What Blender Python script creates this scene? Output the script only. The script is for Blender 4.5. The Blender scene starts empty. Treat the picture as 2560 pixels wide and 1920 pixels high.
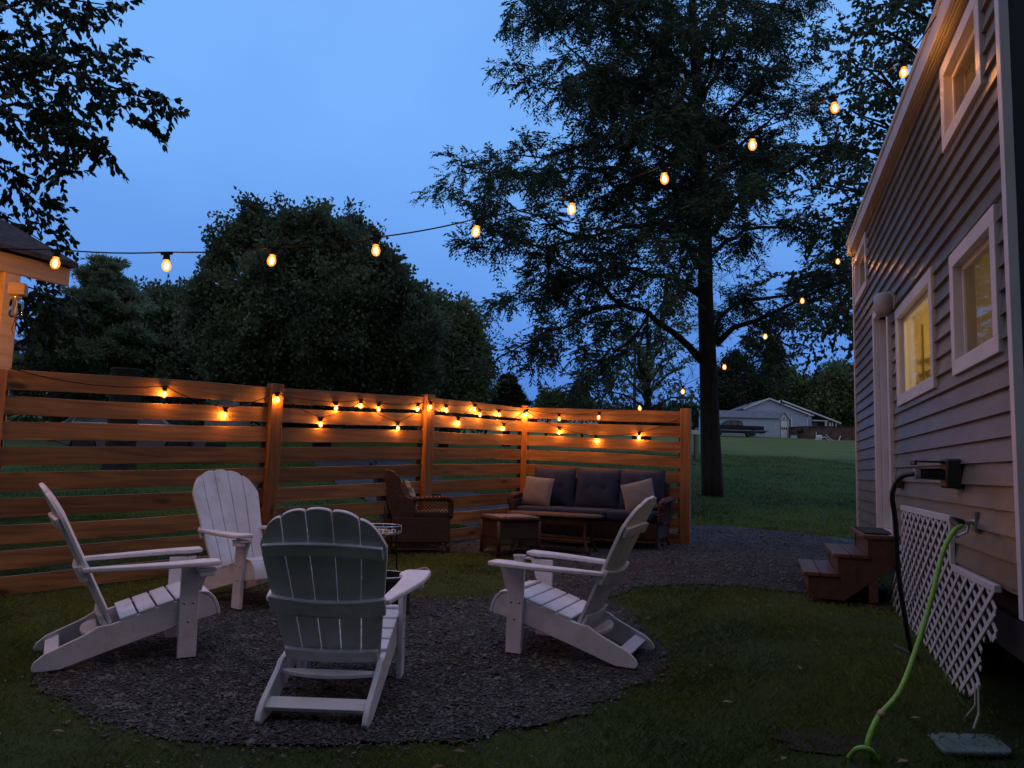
import bpy, math, random
import numpy as np
from mathutils import Vector, Matrix
R = math.radians
S = bpy.context.scene
COL = S.collection
rng = np.random.default_rng(7)
random.seed(7)

# ------------------------------------------------------------ camera
cam_d = bpy.data.cameras.new("camera")
cam = bpy.data.objects.new("camera", cam_d)
COL.objects.link(cam)
S.camera = cam
PITCH, ROLL, CH = R(6.2), R(1.7), 1.25
cam_d.sensor_width = 36.0
cam_d.lens = 1923.0 * 36.0 / 2560.0
cam_d.clip_start = 0.05
cam_d.clip_end = 2000
_f = Vector((0, math.cos(PITCH), math.sin(PITCH)))
_u0 = Vector((0, -math.sin(PITCH), math.cos(PITCH)))
_r0 = Vector((1, 0, 0))
_r = math.cos(ROLL) * _r0 + math.sin(ROLL) * _u0
_u = -math.sin(ROLL) * _r0 + math.cos(ROLL) * _u0
cam.matrix_world = Matrix(((_r.x, _u.x, -_f.x, 0), (_r.y, _u.y, -_f.y, 0), (_r.z, _u.z, -_f.z, CH), (0, 0, 0, 1)))

# ------------------------------------------------------------ sky (dusk, overcast blue; afterglow behind the camera)
W = bpy.data.worlds.new("World")
S.world = W
W.use_nodes = True
nt = W.node_tree
nt.nodes.clear()
def N(nt, typ, **kw):
    n = nt.nodes.new(typ)
    for k, v in kw.items():
        setattr(n, k, v)
    return n
o = N(nt, 'ShaderNodeOutputWorld'); bg = N(nt, 'ShaderNodeBackground'); bg.inputs[1].default_value = 1.0
tc = N(nt, 'ShaderNodeTexCoord'); sep = N(nt, 'ShaderNodeSeparateXYZ')
nt.links.new(tc.outputs['Generated'], sep.inputs[0])
cr = N(nt, 'ShaderNodeValToRGB')          # the clear blue side: gradient with elevation
e = cr.color_ramp.elements
e[0].position = 0.0; e[0].color = (.075, .20, .60, 1)
e[1].position = 0.7; e[1].color = (.22, .49, 1.02, 1)
x = cr.color_ramp.elements.new(.12); x.color = (.098, .265, .76, 1)
x = cr.color_ramp.elements.new(.38); x.color = (.182, .44, .98, 1)
nt.links.new(sep.outputs[2], cr.inputs[0])
cr2 = N(nt, 'ShaderNodeValToRGB')         # overhead and behind: lilac-grey cloud, dim towards the rear horizon
e = cr2.color_ramp.elements
e[0].position = 0.0; e[0].color = (.17, .18, .23, 1)
e[1].position = 1.0; e[1].color = (.42, .46, .66, 1)
x = cr2.color_ramp.elements.new(.35); x.color = (.23, .24, .33, 1)
x = cr2.color_ramp.elements.new(.7); x.color = (.31, .35, .50, 1)
nt.links.new(sep.outputs[2], cr2.inputs[0])
cr4 = N(nt, 'ShaderNodeValToRGB')         # the same cloud over the sides
e = cr4.color_ramp.elements
e[0].position = 0.0; e[0].color = (.20, .22, .36, 1)
e[1].position = 1.0; e[1].color = (.42, .46, .66, 1)
nt.links.new(sep.outputs[2], cr4.inputs[0])
mr0 = N(nt, 'ShaderNodeMapRange'); mr0.interpolation_type = 'SMOOTHSTEP'
mr0.inputs[1].default_value = .05; mr0.inputs[2].default_value = -.35
nt.links.new(sep.outputs[1], mr0.inputs[0])
mx0 = N(nt, 'ShaderNodeMix', data_type='RGBA')
nt.links.new(mr0.outputs[0], mx0.inputs[0]); nt.links.new(cr4.outputs[0], mx0.inputs[6]); nt.links.new(cr2.outputs[0], mx0.inputs[7])
mr = N(nt, 'ShaderNodeMapRange'); mr.interpolation_type = 'SMOOTHSTEP'
mr.inputs[1].default_value = .55; mr.inputs[2].default_value = .15
nt.links.new(sep.outputs[1], mr.inputs[0])
mx = N(nt, 'ShaderNodeMix', data_type='RGBA')
nt.links.new(mr.outputs[0], mx.inputs[0]); nt.links.new(cr.outputs[0], mx.inputs[6]); nt.links.new(mx0.outputs[2], mx.inputs[7])
mp = N(nt, 'ShaderNodeMapping'); mp.inputs['Scale'].default_value = (1.4, 1.4, 2.6)
nz = N(nt, 'ShaderNodeTexNoise'); nz.inputs['Scale'].default_value = 2.2; nz.inputs['Detail'].default_value = 5; nz.inputs['Roughness'].default_value = .55
nt.links.new(tc.outputs['Generated'], mp.inputs[0]); nt.links.new(mp.outputs[0], nz.inputs[0])
cr3 = N(nt, 'ShaderNodeValToRGB')
cr3.color_ramp.elements[0].position = .3; cr3.color_ramp.elements[0].color = (.90, .91, .94, 1)
cr3.color_ramp.elements[1].position = .7; cr3.color_ramp.elements[1].color = (1.07, 1.05, 1.02, 1)
nt.links.new(nz.outputs[0], cr3.inputs[0])
m2 = N(nt, 'ShaderNodeMix', data_type='RGBA', blend_type='MULTIPLY'); m2.inputs[0].default_value = 1
nt.links.new(mx.outputs[2], m2.inputs[6]); nt.links.new(cr3.outputs[0], m2.inputs[7])
nt.links.new(m2.outputs[2], bg.inputs[0]); nt.links.new(bg.outputs[0], o.inputs[0])

S.view_settings.view_transform = 'Standard'
S.view_settings.look = 'None'
S.view_settings.exposure = 0.0
S.view_settings.gamma = 1.0
S.cycles.use_denoising = True
S.cycles.max_bounces = 8
S.cycles.transparent_max_bounces = 12
S.cycles.sample_clamp_indirect = 3.0

# ------------------------------------------------------------ helpers
def tag(o, label=None, cat=None, group=None, kind=None):
    if label: o['label'] = label
    if cat: o['category'] = cat
    if group: o['group'] = group
    if kind: o['kind'] = kind
    return o
def thing(name, loc, rz=0, label=None, cat=None, group=None, kind=None):
    o = bpy.data.objects.new(name, None); COL.objects.link(o)
    o.empty_display_size = .1
    o.location = loc; o.rotation_euler = (0, 0, rz)
    return tag(o, label, cat, group, kind)
def part(o, parent):
    if parent is not None: o.parent = parent
    return o
def copy_tree(o, parent=None):
    c = o.copy(); COL.objects.link(c); c.parent = parent
    for ch in list(o.children): copy_tree(ch, c)
    return c
class MB:
    def __init__(s): s.v = []; s.f = []; s.m = []; s.cur = 0
    def add(s, vs, fs):
        b = len(s.v); s.v += [tuple(p) for p in vs]
        for f in fs: s.f.append([i + b for i in f]); s.m.append(s.cur)
        return s
    def box(s, x0, x1, y0, y1, z0, z1, M=None):
        vs = [Vector((x, y, z)) for z in (z0, z1) for y in (y0, y1) for x in (x0, x1)]
        if M is not None: vs = [M @ p for p in vs]
        return s.add(vs, [(0, 2, 3, 1), (4, 5, 7, 6), (0, 1, 5, 4), (2, 6, 7, 3), (0, 4, 6, 2), (1, 3, 7, 5)])
    def beam(s, a, b, w, h, up=(0, 0, 1)):
        a = Vector(a); b = Vector(b); d = (b - a); L = d.length; d.normalize()
        up = Vector(up); sd = d.cross(up); sd.normalize(); up = sd.cross(d)
        M = Matrix((( d.x, sd.x, up.x, a.x), (d.y, sd.y, up.y, a.y), (d.z, sd.z, up.z, a.z), (0, 0, 0, 1)))
        return s.box(0, L, -w / 2, w / 2, -h / 2, h / 2, M)
    def prism(s, poly, t0, t1, fn):
        """poly: 2D points (CCW); fn(u, v, t) -> 3D point"""
        n = len(poly)
        vs = [fn(u, v, t0) for u, v in poly] + [fn(u, v, t1) for u, v in poly]
        fs = [tuple(range(n))[::-1], tuple(range(n, 2 * n))] + [(i, (i + 1) % n, n + (i + 1) % n, n + i) for i in range(n)]
        return s.add(vs, fs)
    def tube(s, pts, r, seg=8, cap=True):
        pts = [Vector(p) for p in pts]; n = len(pts)
        rs = r if isinstance(r, (list, tuple)) else [r] * n
        vs = []; fs = []
        t0 = (pts[1] - pts[0]).normalized()
        a = t0.orthogonal().normalized()
        for i, p in enumerate(pts):
            t = (pts[min(i + 1, n - 1)] - pts[max(i - 1, 0)]).normalized()
            a = (a - t * a.dot(t))
            if a.length < 1e-6: a = t.orthogonal()
            a.normalize(); b = t.cross(a)
            for k in range(seg):
                q = 2 * math.pi * k / seg
                vs.append(p + (a * math.cos(q) + b * math.sin(q)) * rs[i])
        for i in range(n - 1):
            for k in range(seg):
                k2 = (k + 1) % seg
                fs.append((i * seg + k, i * seg + k2, (i + 1) * seg + k2, (i + 1) * seg + k))
        if cap: fs.append(tuple(range(seg))[::-1]); fs.append(tuple((n - 1) * seg + k for k in range(seg)))
        return s.add(vs, fs)
    def lathe(s, prof, seg=24, c=(0, 0, 0), M=None):
        """prof: list of (r, z)"""
        vs = []; fs = []; n = len(prof)
        for r, z in prof:
            for k in range(seg):
                q = 2 * math.pi * k / seg
                p = Vector((c[0] + r * math.cos(q), c[1] + r * math.sin(q), c[2] + z))
                vs.append(M @ p if M is not None else p)
        for i in range(n - 1):
            for k in range(seg):
                k2 = (k + 1) % seg
                fs.append((i * seg + k, i * seg + k2, (i + 1) * seg + k2, (i + 1) * seg + k))
        if prof[0][0] > 1e-4: fs.append(tuple(range(seg))[::-1])
        if prof[-1][0] > 1e-4: fs.append(tuple((n - 1) * seg + k for k in range(seg)))
        return s.add(vs, fs)
    def build(s, name, mat, parent=None, bevel=0, smooth=False, world=False, seg=2, auto=None):
        vs = s.v
        if world and parent is not None:
            l = parent.location; vs = [(p[0] - l.x, p[1] - l.y, p[2] - l.z) for p in vs]
        me = bpy.data.meshes.new(name); me.from_pydata([tuple(p) for p in vs], [], s.f)
        for m in (mat if isinstance(mat, (list, tuple)) else [mat]): me.materials.append(m)
        if any(s.m): me.polygons.foreach_set('material_index', s.m)
        if smooth: me.polygons.foreach_set('use_smooth', [True] * len(me.polygons))
        me.update()
        o = bpy.data.objects.new(name, me); COL.objects.link(o)
        part(o, parent)
        if smooth and auto is not None: me.set_sharp_from_angle(angle=R(auto))
        if bevel:
            b = o.modifiers.new('bevel', 'BEVEL'); b.width = bevel; b.segments = seg; b.limit_method = 'ANGLE'; b.angle_limit = R(35)
            if not smooth:
                me.polygons.foreach_set('use_smooth', [True] * len(me.polygons)); me.set_sharp_from_angle(angle=R(50))
        return o
def np_mesh(name, V, F, mat, parent=None, smooth=False):
    """V (n,3) array, F (m,k) index array"""
    me = bpy.data.meshes.new(name)
    k = F.shape[1]
    me.vertices.add(len(V)); me.vertices.foreach_set('co', np.ascontiguousarray(V, dtype=np.float32).ravel())
    me.loops.add(F.size); me.loops.foreach_set('vertex_index', np.ascontiguousarray(F, dtype=np.int32).ravel())
    me.polygons.add(len(F)); me.polygons.foreach_set('loop_start', np.arange(0, F.size, k, dtype=np.int32))
    me.polygons.foreach_set('loop_total', np.full(len(F), k, dtype=np.int32))
    if smooth: me.polygons.foreach_set('use_smooth', np.ones(len(F), dtype=bool))
    me.materials.append(mat)
    me.update(calc_edges=True); me.validate()
    o = bpy.data.objects.new(name, me); COL.objects.link(o)
    return part(o, parent)

# terrain height
_G = [(-60, -.2), (0, -.2), (3.8, -.05), (4.8, 0), (10.5, .2), (19, .7), (23, 1.0), (28, 1.5), (38, 2.1), (90, 5.7), (140, 7.), (400, 8.), (900, 8.)]
_gy = [a for a, b in _G]; _gz = [b for a, b in _G]
def G(x, y):
    sx = np.clip((np.asarray(x, float) - .9) / 1.5, 0, 1); sx = sx * sx * (3 - 2 * sx)
    y = np.asarray(y, float)
    a = np.clip((y - 2.5) / 3, 0, 1); a = a * a * (3 - 2 * a); b = np.clip((13 - y) / 5, 0, 1); b = b * b * (3 - 2 * b)
    return np.interp(y, _gy, _gz) + .09 * sx * a * b
def g(x, y): return float(G(x, y))

# ------------------------------------------------------------ materials
def mat(name, col, rough=.6, spec=.5, metal=0, noise=0, nscale=8, nstretch=(1, 1, 1), bump=0, bscale=60, bstretch=None, emit=None, estr=0, coat=0, detail=4, col2=None, nlo=.35, nhi=.65):
    m = bpy.data.materials.new(name); m.use_nodes = True
    t = m.node_tree; b = t.nodes['Principled BSDF']
    b.inputs['Base Color'].default_value = (*col, 1); b.inputs['Roughness'].default_value = rough
    b.inputs['Metallic'].default_value = metal; b.inputs['Specular IOR Level'].default_value = spec
    if coat: b.inputs['Coat Weight'].default_value = coat; b.inputs['Coat Roughness'].default_value = .1
    if emit: b.inputs['Emission Color'].default_value = (*emit, 1); b.inputs['Emission Strength'].default_value = estr
    tc = None
    def coords(scale):
        nonlocal tc
        if tc is None: tc = N(t, 'ShaderNodeTexCoord')
        mp = N(t, 'ShaderNodeMapping'); mp.inputs['Scale'].default_value = scale
        t.links.new(tc.outputs['Object'], mp.inputs[0]); return mp.outputs[0]
    if noise or col2:
        nz = N(t, 'ShaderNodeTexNoise'); nz.inputs['Scale'].default_value = nscale; nz.inputs['Detail'].default_value = detail
        t.links.new(coords(nstretch), nz.inputs[0])
        r = N(t, 'ShaderNodeValToRGB'); r.color_ramp.elements[0].position = nlo; r.color_ramp.elements[1].position = nhi
        c2 = col2 if col2 else tuple(c * (1 - noise) for c in col)
        c1 = col if col2 else tuple(min(1, c * (1 + noise)) for c in col)
        r.color_ramp.elements[0].color = (*c2, 1); r.color_ramp.elements[1].color = (*c1, 1)
        t.links.new(nz.outputs[0], r.inputs[0]); t.links.new(r.outputs[0], b.inputs['Base Color'])
    if bump:
        nz = N(t, 'ShaderNodeTexNoise'); nz.inputs['Scale'].default_value = bscale; nz.inputs['Detail'].default_value = 3
        t.links.new(coords(bstretch or nstretch), nz.inputs[0])
        bp = N(t, 'ShaderNodeBump'); bp.inputs['Strength'].default_value = bump; bp.inputs['Distance'].default_value = .01
        t.links.new(nz.outputs[0], bp.inputs['Height']); t.links.new(bp.outputs[0], b.inputs['Normal'])
    return m

def wood_mat(name, c_dark, c_light, axis=0, pitch=None, rough=.55, knots=True):
    """grain runs along the object's local axis; a per-board tone from floor(z / pitch)"""
    m = bpy.data.materials.new(name); m.use_nodes = True
    t = m.node_tree; b = t.nodes['Principled BSDF']; b.inputs['Roughness'].default_value = rough
    tc = N(t, 'ShaderNodeTexCoord'); mp = N(t, 'ShaderNodeMapping')
    sc = [14, 14, 14]; sc[axis] = .9; mp.inputs['Scale'].default_value = sc
    at = N(t, 'ShaderNodeAttribute'); at.attribute_name = 'tone'
    av = N(t, 'ShaderNodeVectorMath', operation='SCALE'); cb = N(t, 'ShaderNodeCombineXYZ')
    for i in range(3): t.links.new(at.outputs['Fac'], cb.inputs[i])
    t.links.new(cb.outputs[0], av.inputs[0]); av.inputs['Scale'].default_value = 37.0
    ad = N(t, 'ShaderNodeVectorMath', operation='ADD')
    t.links.new(tc.outputs['Object'], ad.inputs[0]); t.links.new(av.outputs[0], ad.inputs[1]); t.links.new(ad.outputs[0], mp.inputs[0])
    n1 = N(t, 'ShaderNodeTexNoise'); n1.inputs['Scale'].default_value = 1.6; n1.inputs['Detail'].default_value = 6; n1.inputs['Distortion'].default_value = .6
    t.links.new(mp.outputs[0], n1.inputs[0])
    r = N(t, 'ShaderNodeValToRGB'); r.color_ramp.elements[0].position = .32; r.color_ramp.elements[1].position = .68
    r.color_ramp.elements[0].color = (*c_dark, 1); r.color_ramp.elements[1].color = (*c_light, 1)
    t.links.new(n1.outputs[0], r.inputs[0])
    hs = N(t, 'ShaderNodeHueSaturation')
    vm = N(t, 'ShaderNodeMapRange'); vm.inputs[3].default_value = .60; vm.inputs[4].default_value = 1.30
    t.links.new(at.outputs['Fac'], vm.inputs[0]); t.links.new(vm.outputs[0], hs.inputs['Value']); t.links.new(r.outputs[0], hs.inputs['Color'])
    out = hs.outputs[0]
    if knots:
        m2 = N(t, 'ShaderNodeMapping'); s2 = [7, 7, 7]; s2[axis] = 2.4; m2.inputs['Scale'].default_value = s2
        t.links.new(ad.outputs[0], m2.inputs[0])
        vo = N(t, 'ShaderNodeTexVoronoi'); vo.inputs['Scale'].default_value = .55; t.links.new(m2.outputs[0], vo.inputs[0])
        kr = N(t, 'ShaderNodeValToRGB'); kr.color_ramp.elements[0].position = .05; kr.color_ramp.elements[0].color = (.22, .18, .15, 1)
        kr.color_ramp.elements[1].position = .15; kr.color_ramp.elements[1].color = (1, 1, 1, 1)
        t.links.new(vo.outputs['Distance'], kr.inputs[0])
        mm = N(t, 'ShaderNodeMix', data_type='RGBA', blend_type='MULTIPLY'); mm.inputs[0].default_value = 1
        t.links.new(out, mm.inputs[6]); t.links.new(kr.outputs[0], mm.inputs[7]); out = mm.outputs[2]
    t.links.new(out, b.inputs['Base Color'])
    bp = N(t, 'ShaderNodeBump'); bp.inputs['Strength'].default_value = .35; bp.inputs['Distance'].default_value = .004
    t.links.new(n1.outputs[0], bp.inputs['Height']); t.links.new(bp.outputs[0], b.inputs['Normal'])
    return m
def set_tone(o, vals):
    a = o.data.attributes.new('tone', 'FLOAT', 'FACE'); a.data.foreach_set('value', vals)

def leaf_mat(name, col, col2, trans=.25, scale=1.2):
    m = bpy.data.materials.new(name); m.use_nodes = True
    t = m.node_tree; b = t.nodes['Principled BSDF']; b.inputs['Roughness'].default_value = .55; b.inputs['Specular IOR Level'].default_value = .25
    tc = N(t, 'ShaderNodeTexCoord'); nz = N(t, 'ShaderNodeTexNoise'); nz.inputs['Scale'].default_value = scale; nz.inputs['Detail'].default_value = 5; nz.inputs['Roughness'].default_value = .7
    t.links.new(tc.outputs['Object'], nz.inputs[0])
    r = N(t, 'ShaderNodeValToRGB'); r.color_ramp.elements[0].position = .35; r.color_ramp.elements[1].position = .65
    r.color_ramp.elements[0].color = (*col, 1); r.color_ramp.elements[1].color = (*col2, 1)
    t.links.new(nz.outputs[0], r.inputs[0]); t.links.new(r.outputs[0], b.inputs['Base Color'])
    tr = N(t, 'ShaderNodeBsdfTranslucent'); t.links.new(r.outputs[0], tr.inputs[0])
    ms = N(t, 'ShaderNodeMixShader'); ms.inputs[0].default_value = trans
    o = t.nodes['Material Output']; t.links.new(b.outputs[0], ms.inputs[1]); t.links.new(tr.outputs[0], ms.inputs[2]); t.links.new(ms.outputs[0], o.inputs[0])
    return m

M = {}
M['fence'] = wood_mat('cedar_boards', (.14, .067, .028), (.35, .17, .062), 0)
M['post'] = wood_mat('cedar_post', (.19, .078, .024), (.38, .16, .055), 2)
M['postdark'] = mat('post_stain', (.05, .022, .010), .7, noise=.3)
M['gazebo'] = wood_mat('gazebo_pine', (.50, .33, .18), (.66, .46, .27), 0)
M['shingle'] = mat('roof_shingle', (.055, .045, .05), .9, noise=.35, nscale=14, bump=.6, bscale=40)
M['siding'] = mat('vinyl_siding', (.172, .163, .142), .33, .6, noise=.10, nscale=5, nstretch=(.6, 1, 4), bump=.10, bscale=10, bstretch=(1.2, 1, 30))
_t = M['siding'].node_tree; _b = _t.nodes['Principled BSDF']; _l = _b.inputs['Base Color'].links[0].from_socket
_tc = N(_t, 'ShaderNodeTexCoord'); _n = N(_t, 'ShaderNodeTexNoise'); _n.inputs['Scale'].default_value = 1.6; _n.inputs['Detail'].default_value = 7; _n.inputs['Roughness'].default_value = .7
_t.links.new(_tc.outputs['Object'], _n.inputs[0]); _r2 = N(_t, 'ShaderNodeValToRGB'); _r2.color_ramp.elements[0].position = .38; _r2.color_ramp.elements[0].color = (.72, .68, .62, 1); _r2.color_ramp.elements[1].position = .6; _r2.color_ramp.elements[1].color = (1.04, 1.04, 1.04, 1)
_t.links.new(_n.outputs[0], _r2.inputs[0]); _m = N(_t, 'ShaderNodeMix', data_type='RGBA', blend_type='MULTIPLY'); _m.inputs[0].default_value = 1
_t.links.new(_l, _m.inputs[6]); _t.links.new(_r2.outputs[0], _m.inputs[7]); _t.links.new(_m.outputs[2], _b.inputs['Base Color'])
M['trim'] = mat('white_trim', (.62, .60, .60), .42, noise=.06, nscale=3, bump=.05, bscale=30)
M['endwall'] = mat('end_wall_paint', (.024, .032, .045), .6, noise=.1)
M['dark'] = mat('dark_void', (.012, .012, .014), .8, noise=.3)
M['chair'] = mat('white_poly_lumber', (.72, .72, .78), .48, noise=.09, nscale=4, bump=.06, bscale=120)
_t = M['chair'].node_tree; _b = _t.nodes['Principled BSDF']; _l = _b.inputs['Base Color'].links[0].from_socket
_tc = N(_t, 'ShaderNodeTexCoord'); _n = N(_t, 'ShaderNodeTexNoise'); _n.inputs['Scale'].default_value = 9; _n.inputs['Detail'].default_value = 8; _n.inputs['Roughness'].default_value = .75
_t.links.new(_tc.outputs['Object'], _n.inputs[0]); _r2 = N(_t, 'ShaderNodeValToRGB'); _r2.color_ramp.elements[0].position = .34; _r2.color_ramp.elements[0].color = (.84, .81, .75, 1); _r2.color_ramp.elements[1].position = .50; _r2.color_ramp.elements[1].color = (1, 1, 1, 1)
_t.links.new(_n.outputs[0], _r2.inputs[0]); _m = N(_t, 'ShaderNodeMix', data_type='RGBA', blend_type='MULTIPLY'); _m.inputs[0].default_value = 1
_t.links.new(_l, _m.inputs[6]); _t.links.new(_r2.outputs[0], _m.inputs[7]); _t.links.new(_m.outputs[2], _b.inputs['Base Color'])
M['gravel'] = None
M['wicker'] = mat('brown_wicker', (.058, .023, .018), .55, col2=(.018, .008, .007), nscale=38, nstretch=(1, 1, 2.5), bump=1.0, bscale=55, detail=2)
M['wicker2'] = mat('brown_wicker_strand', (.080, .034, .027), .5, col2=(.028, .012, .010), nscale=60, bump=.8, bscale=90)
M['cushion'] = mat('slate_cushion', (.013, .023, .060), .9, noise=.15, nscale=10, bump=.25, bscale=160)
M['pillow'] = mat('tan_pillow', (.20, .18, .185), .95, noise=.15, nscale=90, bump=.25, bscale=180)
M['pillowpat'] = mat('patterned_pillow', (.34, .34, .32), .9, col2=(.10, .12, .11), nscale=22, nlo=.45, nhi=.55, bump=.2)
M['bcush'] = mat('charcoal_cushion', (.075, .078, .085), .9, noise=.2, bump=.2, bscale=120)
M['rubber'] = mat('black_rubber', (.012, .012, .016), .45)
M['plastic'] = mat('black_plastic', (.022, .026, .022), .5, noise=.2)
M['hose'] = mat('green_hose', (.24, .52, .06), .42, noise=.14, nscale=40, bump=.5, bscale=160)
M['brass'] = mat('dull_metal', (.50, .49, .47), .35, metal=.9)
M['chrome'] = mat('chrome', (.72, .72, .74), .2, metal=1)
M['step'] = wood_mat('stained_step', (.080, .037, .020), (.145, .068, .036), 0, knots=False)
M['lid'] = mat('green_plastic_lid', (.105, .165, .15), .7, noise=.22, nscale=7, bump=.3, bscale=70)
M['mat'] = mat('door_mat', (.02, .018, .018), 1, noise=.3)
M['iron'] = mat('black_iron', (.016, .016, .018), .55, noise=.3, nscale=20)
M['tan'] = mat('tan_hose', (.42, .30, .18), .5)
M['bark'] = mat('bark', (.040, .032, .027), .95, col2=(.014, .011, .010), nscale=5, nstretch=(3, 3, .5), bump=1.0, bscale=9, bstretch=(3, 3, .6), detail=6)
M['barkd'] = mat('bark_dark', (.028, .024, .022), .95, noise=.4, nscale=6)
M['leaf_walnut'] = leaf_mat('walnut_leaves', (.035, .060, .036), (.080, .125, .066), .25, .6)
M['leaf_maple'] = leaf_mat('maple_leaves', (.048, .066, .042), (.20, .26, .14), .3, .55)
M['leaf_pine'] = leaf_mat('pine_needles', (.12, .175, .105), (.27, .34, .20), .3, .4)
M['leaf_near'] = leaf_mat('near_leaves', (.020, .036, .020), (.045, .072, .035), .2, 1.5)
M['leaf_light'] = leaf_mat('light_leaves', (.08, .125, .055), (.21, .26, .12), .3, .4)
M['leaf_spruce'] = leaf_mat('spruce_needles', (.022, .040, .022), (.04, .065, .032), .05, .7)
M['cable'] = mat('black_cable', (.006, .006, .006), .7, .2)
M['housewall'] = mat('pale_blue_siding', (.60, .68, .82), .6, noise=.06)
M['shedwall'] = mat('grey_blue_siding', (.46, .54, .68), .6, noise=.06)
M['housetrim'] = mat('house_trim', (.85, .86, .88), .5)
M['houseroof'] = mat('grey_roof', (.16, .17, .20), .9, noise=.25, nscale=3)
M['poolwall'] = mat('pool_wall', (.12, .070, .065), .6, noise=.35, nscale=1.6)
M['carpaint'] = mat('dark_car_paint', (.010, .012, .022), .18, coat=1)
M['truckpaint'] = mat('navy_truck_paint', (.010, .012, .026), .45, .3)
M['glassdark'] = mat('dark_glass', (.012, .014, .018), .06, spec=.9)
M['silver'] = mat('silver_trim', (.55, .56, .6), .25, metal=.8)
M['curtain'] = mat('cream_curtain', (.62, .50, .26), .95, noise=.18, nscale=26, nstretch=(1.5, 1, .05))
M['inner'] = mat('warm_interior', (.62, .50, .26), .8, noise=.1)
M['pole'] = mat('utility_pole', (.07, .06, .05), .9, noise=.3)
M['greenpost'] = mat('pale_green_post', (.18, .24, .20), .7)
M['white'] = mat('white_box', (.75, .76, .8), .5)
M['stump'] = mat('dark_stump', (.022, .018, .016), .95, noise=.4, nscale=7, bump=.8, bscale=14)
M['rope'] = mat('pale_rope', (.4, .38, .33), .9)
M['lampglobe'] = mat('frosted_shade', (.40, .38, .40), .5, noise=.1, nscale=60)

# glass: thin pane
def pane_mat(name, tint=(.9, .93, 1), refl=.12):
    m = bpy.data.materials.new(name); m.use_nodes = True; t = m.node_tree; t.nodes.remove(t.nodes['Principled BSDF'])
    tr = N(t, 'ShaderNodeBsdfTransparent'); tr.inputs[0].default_value = (*tint, 1)
    gl = N(t, 'ShaderNodeBsdfGlossy'); gl.inputs['Roughness'].default_value = .03
    fr = N(t, 'ShaderNodeFresnel'); fr.inputs[0].default_value = 1.45
    ms = N(t, 'ShaderNodeMixShader'); o = t.nodes['Material Output']
    t.links.new(fr.outputs[0], ms.inputs[0]); t.links.new(tr.outputs[0], ms.inputs[1]); t.links.new(gl.outputs[0], ms.inputs[2]); t.links.new(ms.outputs[0], o.inputs[0])
    return m
M['pane'] = pane_mat('window_pane')
M['screen'] = pane_mat('insect_screen', (.55, .55, .55))
def bulb_mat():
    m = bpy.data.materials.new('amber_bulb_glass'); m.use_nodes = True; t = m.node_tree; t.nodes.remove(t.nodes['Principled BSDF'])
    tr = N(t, 'ShaderNodeBsdfTransparent'); tr.inputs[0].default_value = (1, .72, .38, 1)
    em = N(t, 'ShaderNodeEmission'); em.inputs[0].default_value = (1, .34, .045, 1); em.inputs[1].default_value = .9
    a = N(t, 'ShaderNodeAddShader'); gl = N(t, 'ShaderNodeBsdfGlossy'); gl.inputs['Roughness'].default_value = .05
    ms = N(t, 'ShaderNodeMixShader'); ms.inputs[0].default_value = .06; o = t.nodes['Material Output']
    t.links.new(tr.outputs[0], a.inputs[0]); t.links.new(em.outputs[0], a.inputs[1])
    t.links.new(a.outputs[0], ms.inputs[1]); t.links.new(gl.outputs[0], ms.inputs[2]); t.links.new(ms.outputs[0], o.inputs[0])
    return m
M['bulb'] = bulb_mat()
def emis(name, col, s):
    m = bpy.data.materials.new(name); m.use_nodes = True; t = m.node_tree; t.nodes.remove(t.nodes['Principled BSDF'])
    em = N(t, 'ShaderNodeEmission'); em.inputs[0].default_value = (*col, 1); em.inputs[1].default_value = s
    t.links.new(em.outputs[0], t.nodes['Material Output'].inputs[0]); return m
M['filament'] = emis('hot_filament', (1, .58, .18), 30)

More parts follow.
